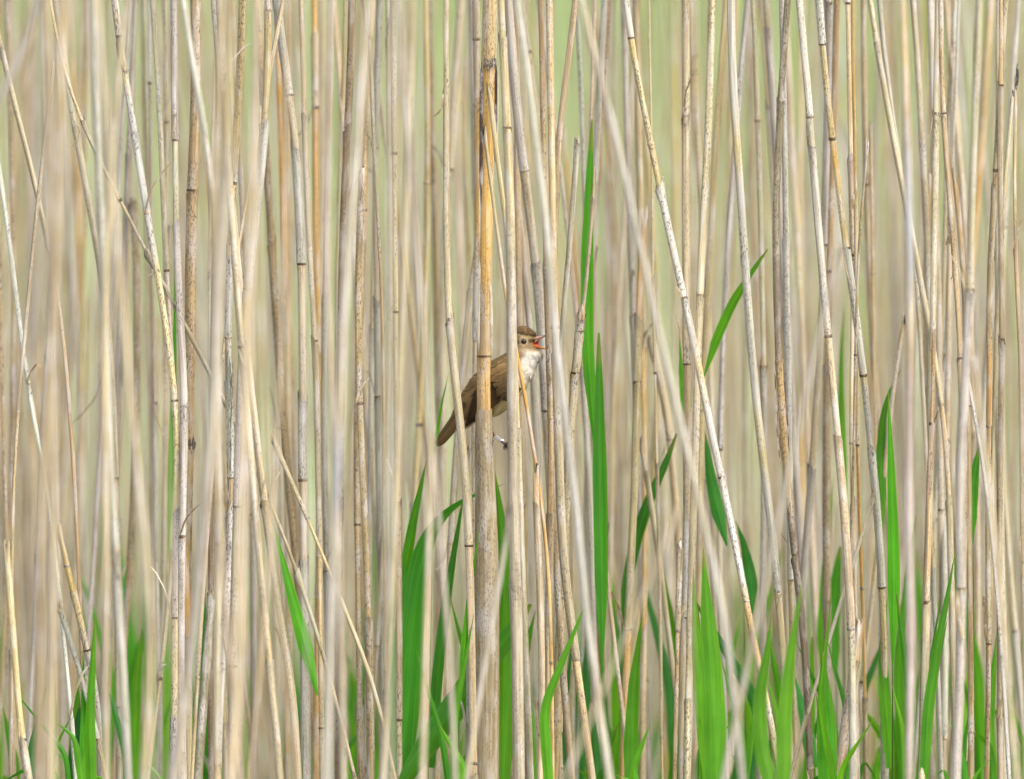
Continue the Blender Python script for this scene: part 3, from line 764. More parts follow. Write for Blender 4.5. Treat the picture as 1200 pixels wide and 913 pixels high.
def shoot(stem, leaves, label, foc=0.1, group=None, stem_w=5.0):
    """stem: photo points top to bottom; leaves: (points base to tip, width, tone, yaw, profile[, focus])"""
    global shoot_n; shoot_n += 1
    path = reed_path(stem, foc, None, 0.03, 0.0, 0.0)
    base = path[0].copy(); base[2] = 0
    root = empty('green_reed_shoot', base)
    s = np.linspace(0, 1, len(path))
    r = 0.5*stem_w/FOC*(12+foc)*(1-0.75*s**2)
    v, f, rc, th, ln = tube(path-base, r, 8)
    c = np.repeat(alb((104, 150, 60))[None]*(1-0.2*s)[:, None], 8, 0); c = np.vstack([c, c[0], c[-1]])
    add_obj('stem', mk_mesh('shoot_stem', v, f, np.concatenate([c, np.ones((len(c), 1))], 1), rc), M_LEAF, root)
    for L in leaves:
        pts, wd, tone, yaw, prof = L[:5]; fo = L[5] if len(L) > 5 else foc
        fos = np.linspace(foc, fo, len(pts)) if len(L) > 6 else np.full(len(pts), fo)
        p = np.array([P(x, y, 12+q) for (x, y), q in zip(pts, fos)])
        tone = np.clip(np.array(tone)*np.array([1.18, 1.12, 0.70])+random.uniform(-6, 6), 14, 250)
        me, q = leaf_mesh(p, wd/FOC*12/max(0.5, math.cos(yaw)), tone, yaw, 0.30, base, prof, random.uniform(-0.8, 0.8), high=(pts[0][1] < 890))
        add_obj('leaf', me, M_LEAF, root)
    lab = label
    used_labels.setdefault(lab, []).append(root)
    tag(root, lab, 'green shoot', group)
    return root

shoot([(470, 905), (468, 1000)], [([(468, 905), (474, 830), (481, 760), (489, 690), (500, 635), (520, 602), (550, 583), (593, 567)], 44, (66, 152, 74), 0.25, 'blade', 0.06),
       ([(466, 905), (462, 820), (458, 740), (463, 690), (469, 640)], 12, MG, 0.5, 'blade', 0.1)],
      'broad green shoot whose wide blade bends over at the tip towards the golden stem', 0.07)
shoot([(474, 930), (472, 1000)], [([(462, 935), (500, 872), (530, 832), (556, 795), (580, 764), (602, 735), (622, 708)], 32, (72, 146, 46), 0.1, 'mid', 0.03)],
      'green shoot with one sharp blade slanting across in front of the golden stem', 0.03)
shoot([(588, 930), (588, 1000)], [([(588, 930), (589, 860), (592, 760), (592, 680), (587, 610), (580, 560), (576, 535)], 27, (88, 160, 46), 0.2, 'blade', 0.05),
       ([(592, 900), (604, 850), (612, 790), (620, 745), (628, 715)], 16, MG, 0.5, 'blade', 0.12)],
      'tall bright green shoot rising directly behind the ringed foot', 0.06)
shoot([(706, 800), (708, 1000)], [([(706, 800), (706, 720), (705, 620), (704, 540), (703, 470), (702, 390)], 18, DG, 0.3, 'mid', 0.07),
       ([(700, 560), (694, 480), (689, 400), (689, 304), (691, 220), (694, 140)], 16, (76, 156, 42), 0.3, 'mid', 0.09)],
      'tall dark green shoot whose upper blade stands above the bird', 0.15, stem_w=4)
shoot([(729, 770), (730, 1000)], [([(728, 770), (734, 690), (746, 630), (765, 575), (780, 545), (793, 508)], 14, (56, 126, 60), 0.3, 'mid', 0.16)],
      'slim green shoot with a curving dark blade under the slanting pale reed', 0.16, stem_w=4)
shoot([(740, 930), (740, 1000)], [([(740, 930), (741, 860), (745, 790), (750, 745), (753, 715)], 19, (80, 150, 50), 0.3, 'blade', 0.08)],
      'short pointed green shoot with bright upright blade', 0.08)
shoot([(356, 860), (352, 1000)], [([(372, 815), (362, 770), (348, 718), (335, 668), (327, 640), (321, 612)], 17, (78, 160, 36), 0.1, 'blade', 0.0)],
      'lone vivid green blade tilting left among grey reeds', 0.02, stem_w=4)
shoot([(838, 930), (838, 1000)], [([(838, 930), (838, 860), (835, 780), (829, 710), (824, 640)], 29, (84, 156, 40), 0.15, 'blade', -0.12),
       ([(832, 920), (824, 840), (817, 760), (813, 690), (813, 665)], 16, (96, 164, 46), 0.4, 'blade', -0.06)],
      'thick bright green shoot with twin upright blades beside the mottled reed', -0.08)
shoot([(918, 930), (916, 1000)], [([(918, 930), (920, 850), (926, 780), (934, 725), (941, 680)], 19, (88, 152, 52), 0.2, 'blade', -0.3),
       ([(905, 930), (893, 880), (890, 820), (900, 760), (905, 720)], 17, (84, 148, 50), 0.4, 'blade', -0.25)],
      'soft green shoot in front with two blades curving right', -0.3)
shoot([(970, 930), (970, 1000)], [([(970, 930), (969, 860), (966, 810), (963, 760)], 24, (78, 160, 34), 0.15, 'blade', -0.08)],
      'short vivid green shoot below the dark-jointed grey reed', -0.08)
shoot([(1046, 760), (1046, 1000)], [([(1046, 780), (1048, 700), (1047, 610), (1044, 530), (1041, 455)], 15, (78, 166, 30), 0.1, 'blade', -0.01),
       ([(1044, 900), (1038, 820), (1034, 760), (1040, 700)], 14, MG, 0.4, 'blade', 0.06)],
      'tall needle-pointed vivid green blade beside the blue-grey reed', 0.03, stem_w=5)
shoot([(1033, 640), (1038, 1000)], [([(1033, 640), (1032, 540), (1034, 490), (1041, 460), (1050, 444), (1057, 431)], 13, (80, 148, 56), 0.3, 'blade', 0.16)],
      'green shoot with a small blade hooking right behind the needle blade', 0.16, stem_w=3.5)
shoot([(806, 560), (808, 800), (812, 1000)], [([(806, 500), (805, 470), (801, 430), (796, 390)], 15, (80, 158, 44), 0.3, 'blade', 0.14),
       ([(822, 450), (840, 398), (858, 358), (878, 325), (900, 292)], 13, (84, 156, 40), 0.2, 'mid', 0.10),
       ([(852, 640), (842, 600), (833, 560), (826, 505)], 16, (62, 140, 84), 0.2, 'blade', 0.12)],
      'tall green shoot with a high blade pointing right between two pale reeds', 0.2, stem_w=4)
shoot([(872, 700), (875, 1000)], [([(882, 720), (880, 680), (872, 640), (862, 610)], 15, (56, 136, 84), 0.2, 'blade', 0.2)],
      'bluish green shoot half hidden behind the smooth white reed', 0.2, stem_w=4)
shoot([(952, 920), (952, 1000)], [([(953, 900), (948, 860), (940, 825), (931, 790)], 16, (70, 160, 128), 0.2, 'blade', 0.1)],
      'blue-green shoot leaning left between short vivid blades', 0.1)
shoot([(1140, 640), (1142, 1000)], [([(1140, 640), (1139, 600), (1141, 565), (1147, 525)], 15, (66, 144, 56), 0.2, 'mid', 0.12)],
      'green shoot with a single upright blade beneath the debris tuft', 0.14, stem_w=3.5)
shoot([(988, 620), (990, 1000)], [([(992, 620), (988, 540), (985, 450), (986, 400), (990, 355)], 9, (92, 158, 60), 0.3, 'blade', 0.3)],
      'thin pale green shoot standing between the grey-pink and white reeds', 0.3, stem_w=4)
shoot([(1084, 930), (1082, 1000)], [([(1082, 930), (1088, 830), (1098, 760), (1110, 700), (1119, 648)], 13, (80, 154, 54), 0.3, 'blade', -0.05),
       ([(1084, 930), (1086, 850), (1092, 780), (1098, 730), (1105, 690)], 12, (70, 140, 56), 0.4, 'blade', 0.03)],
      'green shoot with twin narrow blades fanning right', 0.0)
shoot([(980, 800), (982, 1000)], [([(980, 800), (976, 740), (980, 690), (985, 640)], 22, DG, 0.3, 'mid', 0.3), ([(966, 820), (964, 740), (968, 660), (976, 560)], 13, MG, 0.4, 'blade', 0.35)],
      'dark green leafy shoot in the shade behind the grey-pink reed', 0.3)
shoot([(201, 660), (203, 1000)], [([(197, 660), (200, 560), (204, 440), (205, 370), (204, 300)], 8, (76, 160, 40), 0.3, 'blade', 0.16)],
      'thin tall green blade standing between the white and speckled reeds', 0.18, stem_w=3.5)
shoot([(158, 930), (158, 1000)], [([(158, 930), (157, 870), (160, 800), (166, 735)], 16, (90, 160, 46), 0.2, 'blade', 0.2), ([(180, 930), (178, 860), (178, 800), (180, 740)], 9, MG, 0.3, 'blade', 0.25)],
      'soft green shoot of two blades behind grey front reeds', 0.22)
shoot([(97, 930), (96, 1000)], [([(97, 930), (98, 880), (99, 820), (97, 755)], 9, (70, 160, 40), 0.3, 'blade', 0.03), ([(90, 930), (88, 880), (94, 820)], 16, (36, 104, 60), 0.3, 'blade', 0.1)],
      'narrow green shoot under the slanting yellow and white reed', 0.06)
shoot([(474, 700), (468, 1000)], [([(470, 720), (474, 670), (484, 610), (492, 575), (500, 538)], 13, (84, 162, 36), 0.2, 'blade', 0.08)],
      'green shoot with one bright pointed blade left of the bird\'s tail', 0.1, stem_w=4)
shoot([(508, 560), (500, 1000)], [([(506, 560), (510, 520), (517, 475), (526, 436)], 4.5, (96, 170, 50), 0.2, 'blade', 0.06)],
      'grass-thin green blade pointing up beside the bird\'s tail', 0.08, stem_w=2.6)
shoot([(538, 820), (536, 1000)], [([(538, 830), (544, 760), (552, 690), (563, 610)], 9, (80, 160, 40), 0.2, 'blade', -0.02), ([(505, 900), (512, 800), (524, 700), (540, 600), (546, 568)], 14, (60, 132, 60), 0.3, 'blade', 0.1)],
      'green shoot with narrow blades along the golden stem\'s lower sheath', 0.05)
shoot([(590, 980), (588, 1000)], [([(540, 960), (545, 900), (552, 860)], 10, LG, 0.3, 'blade', 0.02), ([(640, 960), (660, 900), (664, 840)], 14, MG, 0.3, 'blade', 0.2)],
      'low green shoot at the foot of the golden stem', 0.05)
# smaller shoots deeper in the bed, told apart only by where they stand
def small_shoot(foc, x, ytop, wd):
    pts = [(x+random.uniform(-4, 4), 960), (x+random.gauss(0, 8), 960-(960-ytop)*0.5), (x+random.gauss(0, 22), ytop)]
    lv = [(pts, wd, random.choice([LG, MG, MG, DG, (62, 136, 104)]), random.uniform(-0.7, 0.7), random.choice(['blade', 'mid']), foc)]
    if random.random() < 0.7:
        s = random.choice([-1, 1]); 
        lv.append(([(x, 960), (x+s*random.uniform(5, 18), 960-(960-ytop)*0.4), (x+s*random.uniform(20, 50), ytop+random.uniform(20, 140))], wd*0.8,
                   random.choice([LG, MG, DG]), random.uniform(-0.7, 0.7), 'blade', foc))
    tw = {LG: 'yellow-green', MG: 'mid-green', DG: 'dark green'}.get(lv[0][2], 'blue-green')
    lab = f"{tw} {'short' if ytop > 790 else 'tall'} shoot with {'two' if len(lv) > 1 else 'one'} {'narrow' if wd < 12 else 'broad' if wd > 16 else 'medium'} {'blades' if len(lv) > 1 else 'blade'}, "
    lab += 'level with the bird' if foc < 0.13 else 'among reeds just behind the bird' if foc < 0.8 else 'blurred deep among the back reeds'
    shoot([(x, 940), (x, 1000)], lv, lab, foc, group='young green shoots coming up through the dead reeds')
for k in range(60):
    small_shoot(random.uniform(0.15, 0.75), random.uniform(-20, 1220) if k < 30 else random.choice([random.uniform(430, 760), random.uniform(780, 1200)]),
                random.uniform(600, 880), random.uniform(7, 17))
for k in range(32):
    x = random.choice([random.uniform(520, 560), random.uniform(610, 700), random.uniform(730, 1190), random.uniform(730, 1190), random.uniform(10, 240), random.uniform(800, 1190)])
    small_shoot(random.uniform(-0.12, 0.12), x, random.uniform(690, 860), random.uniform(6, 13))
for k in range(34):
    small_shoot(random.uniform(0.85, 1.9), random.uniform(-40, 1240), random.uniform(560, 880), random.uniform(10, 24))

# uncountable green growth: beyond the counted shoots and as a bank behind the bed
def mass_leaves(n, xr, yr, hr, wr, nm, label, cat, tones):
    V, F, C, RC = [], [], [], []; off = 0
    m = 7; t = np.linspace(0, 1, m)
    for k in range(n):
        x = random.uniform(*xr); y = random.uniform(*yr); h = random.uniform(*hr); wd = random.uniform(*wr)
        a = random.uniform(0, 6.28); bend = random.uniform(0.05, 0.35)*h
        q = np.stack([x+np.cos(a)*bend*t**2, y+np.sin(a)*bend*t**2, t*h*(1-0.12*t**2)], -1)
        sd_ = np.array([-np.sin(a), np.cos(a), 0]); nr = np.array([np.cos(a), np.sin(a), 0.3])
        hw = 0.5*wd*(1-t**2.0)+0.0003
        v = np.concatenate([q+sd_*hw[:, None], q-nr*(0.3*hw)[:, None], q-sd_*hw[:, None]])
        i = np.arange(m-1)
        f = np.vstack([np.stack([i, i+1, m+i+1, m+i], -1), np.stack([m+i, m+i+1, 2*m+i+1, 2*m+i], -1)])
        c = alb(tones[int(random.random()*len(tones))])*random.uniform(0.8, 1.15)
        V.append(v); F.append(f+off); off += len(v); C.append(np.tile(np.append(c, 1), (3*m, 1)))
        RC.append(np.concatenate([np.stack([np.full(m, j*0.004), np.full(m, x), t*h], -1) for j in range(3)]))
    return tag(add_obj(nm, mk_mesh(nm, np.vstack(V), np.vstack(F), np.vstack(C), np.vstack(RC)), M_LEAF), label, cat, kind='stuff')
mass_leaves(2200, (-2.6, 2.6), (13.6, 19.5), (0.15, 0.42), (0.010, 0.022), 'green_undergrowth', 'low green growth between the dead reeds at the back', 'undergrowth', [LG, MG, DG])
mass_leaves(9000, (-9, 9), (23, 46), (0.25, 0.65), (0.012, 0.03), 'meadow_grass', 'pale green meadow grass beyond the reed bed', 'grass',
            [(150, 188, 112), (168, 198, 128), (188, 204, 150), (138, 180, 100)])

# ------------------------------------------------------------------ the bird
BD = 12.034
def B(px, py, dz=0.0): return P(px, py, BD+dz)
PXM = 12.0/FOC                            # metres per photo pixel at the bird
# spine: x, y, half height, half depth (pixels)
SPINE = [(528, 500, 4.5, 5), (536, 490, 8, 8), (546, 481, 14, 13), (557, 473, 21, 18), (571, 463, 27.5, 23), (585, 451, 28.5, 25.5), (597, 440, 26, 25),
         (605, 430, 21, 21), (611, 420, 16.5, 17.5), (614, 411, 14.5, 15), (613, 402, 12.8, 13.2), (613, 394, 12.2, 12.4), (613, 389.5, 9, 9)]
SP = np.array(SPINE)
def ellipsoids():
    t = np.linspace(0, len(SP)-1, 64)
    cs = np.stack([np.interp(t, np.arange(len(SP)), SP[:, k]) for k in range(4)], -1)
    out = []
    for i, (x, y, rq, rd) in enumerate(cs):
        a = cs[min(i+1, 63), :2]-cs[max(i-1, 0), :2]; a = a/np.linalg.norm(a)
        out.append((x, y, 0, max(4.0, rq*0.62), rq, rd, a))
    e = np.array([1.0, 0.0])
    out.append((619, 397.0, 0, 9.5, 5.2, 7.0, e))          # face towards the bill
    out.append((620.5, 408.5, 0, 9, 4.2, 7, e))            # chin
    out.append((623.5, 416.5, 0, 13, 9.5, 12.5, e))        # puffed throat
    out.append((619, 425, 0, 14, 11, 14, np.array([0.6, -0.8])))
    out.append((613, 436, 0, 15, 13.5, 17, np.array([0.6, -0.8])))
    out.append((619.5, 392.0, 0, 9.5, 5.8, 8.0, e))        # forehead
    out.append((612.5, 389.5, 0, 12.5, 7.6, 10.5, e))          # raised crown
    return out
import bmesh
bm = bmesh.new(); bmesh.ops.create_icosphere(bm, subdivisions=3, radius=1.0)
iv = np.array([v.co[:] for v in bm.verts]); ifc = np.array([[v.index for v in f.verts] for f in bm.faces]); bm.free()
V, F = [], []
for k, (x, y, z, ra, rq, rd, a) in enumerate(ellipsoids()):
    ax = RIGHT*a[0]-UP*a[1]; qx = RIGHT*(-a[1])-UP*a[0]
    c = B(x, y, z)
    V.append(c + PXM*(iv[:, :1]*ra*ax + iv[:, 1:2]*rq*qx + iv[:, 2:3]*rd*FWD)); F.append(ifc+k*len(iv))
tmp = bpy.data.objects.new('tmp', mk_mesh('tmp', np.vstack(V), np.vstack(F))); COL.objects.link(tmp)
md_ = tmp.modifiers.new('r', 'REMESH'); md_.mode = 'VOXEL'; md_.voxel_size = 0.0009
sm_ = tmp.modifiers.new('s', 'SMOOTH'); sm_.factor = 0.6; sm_.iterations = 10
bpy.context.view_layer.update()
dg = bpy.context.evaluated_depsgraph_get()
body_me = bpy.data.meshes.new_from_object(tmp.evaluated_get(dg))
bpy.data.objects.remove(tmp)
bv = np.empty(len(body_me.vertices)*3, np.float32); body_me.vertices.foreach_get('co', bv); bv = bv.reshape(-1, 3).astype(float)
bn = np.empty(len(body_me.vertices)*3, np.float32); body_me.vertices.foreach_get('normal', bn); bn = bn.reshape(-1, 3).astype(float)

EYE = (613.8, 400.3)
def ss(x, a, b): t = np.clip((x-a)/(b-a), 0, 1); return t*t*(3-2*t)
def mixa(a, b, f): return a*(1-f[:, None]) + np.asarray(b)[None]*f[:, None]
def px_of(v):
    r = v-CAM; d = r @ FWD
    # bird-plane pixels, unaffected by depth within the bird
    k = FOC/BD
    return 600+k*(r @ RIGHT - 0), 456.5-k*(r @ UP), d-BD
def plumage_colour(v):
    x, y, dz = px_of(v)
    nz = np.array([mnoise.noise(Vector((a*0.16, b*0.16, c*300))) for a, b, c in zip(x, y, dz)])
    ax_ = (x-585)*0.8-(y-451)*0.6; q = (x-585)*0.6+(y-451)*0.8
    back = lin((134, 112, 72)); c = np.tile(back, (len(x), 1))*(1+0.12*nz)[:, None]
    c = mixa(c, lin((124, 99, 62)), ss(q, -28, -10)*0.5)
    # underparts
    q0 = 11-0.50*np.clip(ax_, -40, 60)
    und = np.tile(lin((216, 200, 146)), (len(x), 1))
    und = mixa(und, lin((222, 212, 184)), ss(ax_, -5, 28))
    und = mixa(und, lin((218, 214, 202)), ss(ax_, 26, 46))
    f = ss(q+nz*2.5, q0-3.5, q0+3.5)
    c = mixa(np.zeros_like(c), (0, 0, 0), np.zeros(len(x)))+c*(1-f)[:, None]+und*f[:, None]
    # head
    hx, hy = x-615, y-400
    head = ss(-(y-416), 0, 6)*ss(x, 596, 602)
    n2 = np.array([mnoise.noise(Vector((a*0.5, b*0.9, c*900))) for a, b, c in zip(x, y, dz)])
    hy2 = hy+n2*2.0-0.22*hx
    h = np.tile(lin((148, 126, 90)), (len(x), 1))
    h = mixa(h, lin((130, 106, 71)), ss(-hy2, 6.0, 10.5)*0.95)                       # crown
    h = mixa(h, lin((70, 54, 36)), ss(-hy2, 6.4, 8.2)*ss(hy2, -12.0, -9.5)*0.8)  # dark side of the crown
    h = mixa(h, lin((196, 174, 122)), ss(-hy2, 2.8, 4.2)*ss(hy2, -7.6, -6.0)*ss(hx, -13, -4)*0.7)  # pale brow
    h = mixa(h, lin((84, 66, 44)), ss(-np.abs(hy-0.2+0.10*hx), -3.4, -1.4)*np.maximum(ss(hx, 2, 4), ss(-hx, 3, 6))*0.95)   # eye stripe
    h = mixa(h, lin((206, 192, 158)), ss(hy2, 6.5, 10.5)*ss(hx, -9, 2)*0.85)       # pale cheek to chin
    h = mixa(h, lin((216, 211, 198)), ss(hy2, 10, 13.5)*ss(hx, -5, 4))
    de = np.hypot(x-EYE[0], y-EYE[1])
    h = mixa(h, lin((214, 196, 152)), ss(-np.abs(de-4.5), -1.5, -0.6)*0.4)
    h = h*(1+0.14*nz)[:, None]
    return c*(1-head)[:, None]+h*head[:, None]
FEA = 0.70
bc = plumage_colour(bv)*FEA
a_ = body_me.attributes.new('Col', 'FLOAT_COLOR', 'POINT')
a_.data.foreach_set('color', np.concatenate([bc, np.ones((len(bc), 1))], 1).astype(np.float32).ravel())
body_me.polygons.foreach_set('use_smooth', np.ones(len(body_me.polygons), bool))
bird_base = B(585, 500)
bird = empty('bird', bird_base)
tag(bird, 'small brown singing bird with open orange bill and a silver leg ring', 'bird')
body_me.transform(Matrix.Translation(Vector(-bird_base)))
body_me.materials.clear()
body_o = add_obj('body', body_me, M_FEATHER, bird)

# fine feather tips over the whole body
nb = 15000
idx = rng.integers(0, len(bv), nb)
p0 = bv[idx]; nn = bn[idx]
x, y, dz = px_of(p0)
_ax = (x-585)*0.8-(y-451)*0.6; _q = (x-585)*0.6+(y-451)*0.8
keep = (np.hypot(x-EYE[0], y-EYE[1]) > 4.6) & ~((x > 619) & (y > 398) & (y < 408.5))
keep &= ~((_ax > -50) & (_ax < 12) & (_q > -17) & (_q < 13) & (np.abs(dz) > 0.005))
idx = idx[keep]; p0 = p0[keep]; nn = nn[keep]; x = x[keep]; y = y[keep]; nb = len(p0)
kk = np.argmin(np.hypot(x[:, None]-SP[None, :, 0], y[:, None]-SP[None, :, 1]), 1)
ta = np.stack([SP[np.maximum(kk-1, 0), 0]-SP[np.minimum(kk+1, len(SP)-1), 0], SP[np.maximum(kk-1, 0), 1]-SP[np.minimum(kk+1, len(SP)-1), 1]], -1)
hd = y < 412
ta[hd] = np.array([-0.9, 0.35])
ta /= np.linalg.norm(ta, axis=1)[:, None]
fl = RIGHT[None]*ta[:, :1]-UP[None]*ta[:, 1:]
fl = fl-nn*np.sum(fl*nn, 1)[:, None]; fl /= np.linalg.norm(fl, axis=1)[:, None]+1e-9
lift = np.where(y < 393, 0.7, np.where((x > 606) & (y > 406), 0.10, 0.28))*rng.uniform(0.4, 1.3, nb)
dr = fl+nn*lift[:, None]+rng.normal(0, 0.12, (nb, 3)); dr /= np.linalg.norm(dr, axis=1)[:, None]
ln_ = np.where(hd, rng.uniform(0.0012, 0.0024, nb), rng.uniform(0.0022, 0.0046, nb))
wd_ = np.where(hd, 0.00028, 0.00042)
sd2 = np.cross(dr, nn); sd2 /= np.linalg.norm(sd2, axis=1)[:, None]+1e-9
p0 = p0-nn*0.0003
mid = p0+dr*(ln_*0.6)[:, None]
v4 = np.stack([p0-sd2*wd_[:, None]*0.6, p0+sd2*wd_[:, None]*0.6, mid+sd2*wd_[:, None]*0.8, p0+dr*ln_[:, None], mid-sd2*wd_[:, None]*0.8], 1)
fi = np.arange(nb)[:, None]*5+np.arange(5)[None]
cb = plumage_colour(p0)*FEA*np.where((y < 393)[:, None], rng.uniform(0.5, 1.35, (nb, 1)), rng.uniform(0.82, 1.15, (nb, 1)))
cb5 = np.repeat(np.concatenate([cb, np.ones((nb, 1))], 1), 5, 0)
pl = add_obj('plumage', mk_mesh('plumage', v4.reshape(-1, 3)-bird_base, fi, cb5, smooth=False), M_FEATHER, bird)
pl['kind'] = 'stuff'

# side surface of the body: depth of the near flank at a photo point
def flank(px, py):
    sel = np.hypot(*(np.array(px_of(bv)[:2])-np.array([[px], [py]]))) < 4
    if not sel.any(): return None
    return float(px_of(bv[sel])[2].min())
_bx, _by, _bz = px_of(bv)
def flank(px, py):
    sel = ((_bx-px)**2+(_by-py)**2) < 16
    return float(_bz[sel].min()) if sel.any() else -0.004

def feather(p_root, p_tip, w, c_mid, c_edge, lift, sgn, parent, name, bow=0.0, depth_tip=None, rootk=0.55):
    """one feather lying on the flank; sgn -1 near side, +1 far side"""
    m = 14; t = np.linspace(0, 1, m)
    r = np.array(p_root, float); e = np.array(p_tip, float)
    perp = np.array([-(e-r)[1], (e-r)[0]]); perp /= np.linalg.norm(perp)
    q2 = r[None]*(1-t)[:, None]+e[None]*t[:, None]+perp[None]*(bow*np.sin(t*np.pi))[:, None]
    d0 = flank(*r); d1 = flank(*e) if depth_tip is None else depth_tip
    dm = flank(*(0.5*(r+e)))
    dz = np.interp(t, [0, 0.5, 1], [d0, min(dm, 0.5*(d0+d1)), d1])-lift
    wp = (rootk+(1-rootk)*np.sin(np.clip(t/0.6, 0, 1)*np.pi/2))*np.sqrt(np.clip(1-((t-0.55)/0.45).clip(0, 1)**3, 0, 1))
    wp[-1] = 0.12
    K = 5; u = np.linspace(-1, 1, K)
    vs = np.zeros((m, K, 3)); cs = np.zeros((m, K, 4)); cs[..., 3] = 1
    for i in range(m):
        for k in range(K):
            o = perp*u[k]*w*0.5*wp[i]
            arch = 0.0008*(1-u[k]**2)*min(1, w/6)
            vs[i, k] = P(q2[i, 0]+o[0], q2[i, 1]+o[1], BD+sgn*(-(dz[i])+arch))if False else B(q2[i, 0]+o[0], q2[i, 1]+o[1], (dz[i]-arch)*(1 if sgn < 0 else -1))
            ed = abs(u[k])**2
            f = ed if u[k]*(1) < 0 else ed*0.45
            col = np.array(lin(c_mid))*(1-f)+np.array(lin(c_edge))*f
            if k == K//2: col = col*(0.75 if name else 0.94)
            cs[i, k, :3] = col*FEA*(0.92+0.16*random.random())
    i = np.arange(m-1)[:, None]*K; j = np.arange(K-1)[None]
    f = np.stack([i+j, i+j+1, i+K+j+1, i+K+j], -1).reshape(-1, 4)
    if name is None: return vs.reshape(-1, 3), f, cs.reshape(-1, 4)
    me = mk_mesh(name, vs.reshape(-1, 3)-bird_base, f, cs.reshape(-1, 4))
    return add_obj(name, me, M_FEATHER, parent)

for sgn in (-1, 1):
    V, F, C = [], [], []; off = 0
    # coverts: many small overlapping feathers
    for k in range(230):
        u = random.random(); w_ = random.random()**0.8
        rx, ry = 583+19*u+(w_-0.35)*15, 430+31*u-(w_-0.35)*9
        an = math.radians(random.gauss(143-5*u, 3.5)); L = random.uniform(9, 15)
        tx, ty = rx+L*math.cos(an), ry+L*math.sin(an)
        b_ = random.uniform(0.92, 1.08)*(1.10-0.55*u)
        v, f, c = feather((rx, ry), (tx, ty), random.uniform(2.4, 3.8), (122*b_, 99*b_, 64*b_), (130*b_, 106*b_, 70*b_), 0.0030+0.0012*w_+0.0004*random.random(), sgn, None, None)
        V.append(v); F.append(f+off); C.append(c); off += len(v)
    wing = add_obj('wing', mk_mesh('wing', np.vstack(V)-bird_base, np.vstack(F), np.vstack(C)), M_FEATHER, bird)
    nfl = 17
    for k in range(nfl):
        u = k/(nfl-1)
        root_ = (579+14*u, 434+29*u)
        tip = (557-13.5*u**0.9, 455+46*u)
        if k < 4: tip = (561-3.2*k, 451+4.6*k)
        feather(root_, tip, 5.2-1.0*u, (62-16*u, 48-13*u, 32-8*u), (150-40*u, 124-38*u, 86-30*u), 0.0034-0.00014*k, sgn, wing, 'flight_feather', bow=-2.0+1.5*u,
                depth_tip=min(flank(*tip), -0.0075+0.003*u))
tail = None
for k in range(8):
    u = (k-3.5)/3.5
    tipx, tipy = 511.5+2.6*u+abs(u)*1.5, 523.5+1.6*u-abs(u)*2.5
    o = feather((547+3*u, 476+5*u), (tipx, tipy), 6.2, (96, 76, 50), (140, 116, 80), 0.0, -1, bird if tail is None else tail,
                'tail' if tail is None else 'tail_feather', depth_tip=0.001*u*3)
    if tail is None: tail = o
    o.location = Vector(FWD)*(0.0006*k) if o is not tail else o.location
# under-tail coverts
for k in range(4):
    feather((552+3*k, 484+1.5*k), (529+4*k, 506-1*k), 7, (190, 172, 128), (206, 190, 150), -0.003, -1, tail, 'tail_feather', depth_tip=-0.001)

# bill
def loft(rings, name, mat, cols, parent):
    n = len(rings[0]); v = np.array([p for r in rings for p in r]); m = len(rings)
    i = np.arange(m-1)[:, None]*n; j = np.arange(n)[None]; j2 = (j+1) % n
    f = np.stack([i+j, i+j2, i+n+j2, i+n+j], -1).reshape(-1, 4).tolist()
    f.append(list(range(n))[::-1]); f.append([(m-1)*n+q for q in range(n)])
    c = np.concatenate([np.repeat(np.array([lin(q)*0.8 for q in cols]), n, 0), np.ones((m*n, 1))], 1)
    return add_obj(name, mk_mesh(name, v-bird_base, f, c), mat, parent)
def bill_ring(x, y, hh, hw, n=10, flat=0.0):
    out = []
    for k in range(n):
        a = 2*math.pi*k/n; s_ = math.sin(a)
        if flat and s_*flat < 0: s_ *= 0.25
        out.append(B(x, y-hh*s_, 0)+FWD*(hw*math.cos(a)*PXM))
    return np.array(out)
bill = loft([bill_ring(622, 398.4, 3.4, 7.0, flat=1), bill_ring(629.5, 397.2, 3.3, 5.2, flat=1), bill_ring(634.5, 395.9, 2.7, 3.4, flat=1), bill_ring(638.5, 394.4, 2.0, 2.1, flat=1),
             bill_ring(641.5, 393.1, 1.2, 1.2, flat=1), bill_ring(644.4, 392.0, 0.35, 0.35, flat=1)], 'upper_bill', M_HORN,
            [(112, 92, 70), (190, 138, 112), (150, 120, 108), (98, 90, 88), (72, 70, 72), (64, 62, 66)], bird)
loft([bill_ring(619.5, 404.8, 2.6, 8.4, flat=-1), bill_ring(626.5, 405.7, 2.8, 6.4, flat=-1), bill_ring(633, 406.6, 2.5, 3.6, flat=-1), bill_ring(639, 407.8, 1.9, 2.2, flat=-1),
      bill_ring(644.5, 409.2, 0.5, 0.6, flat=-1)], 'lower_bill', M_HORN, [(236, 140, 60), (244, 150, 62), (246, 164, 82), (248, 178, 104), (240, 176, 112)], bird)
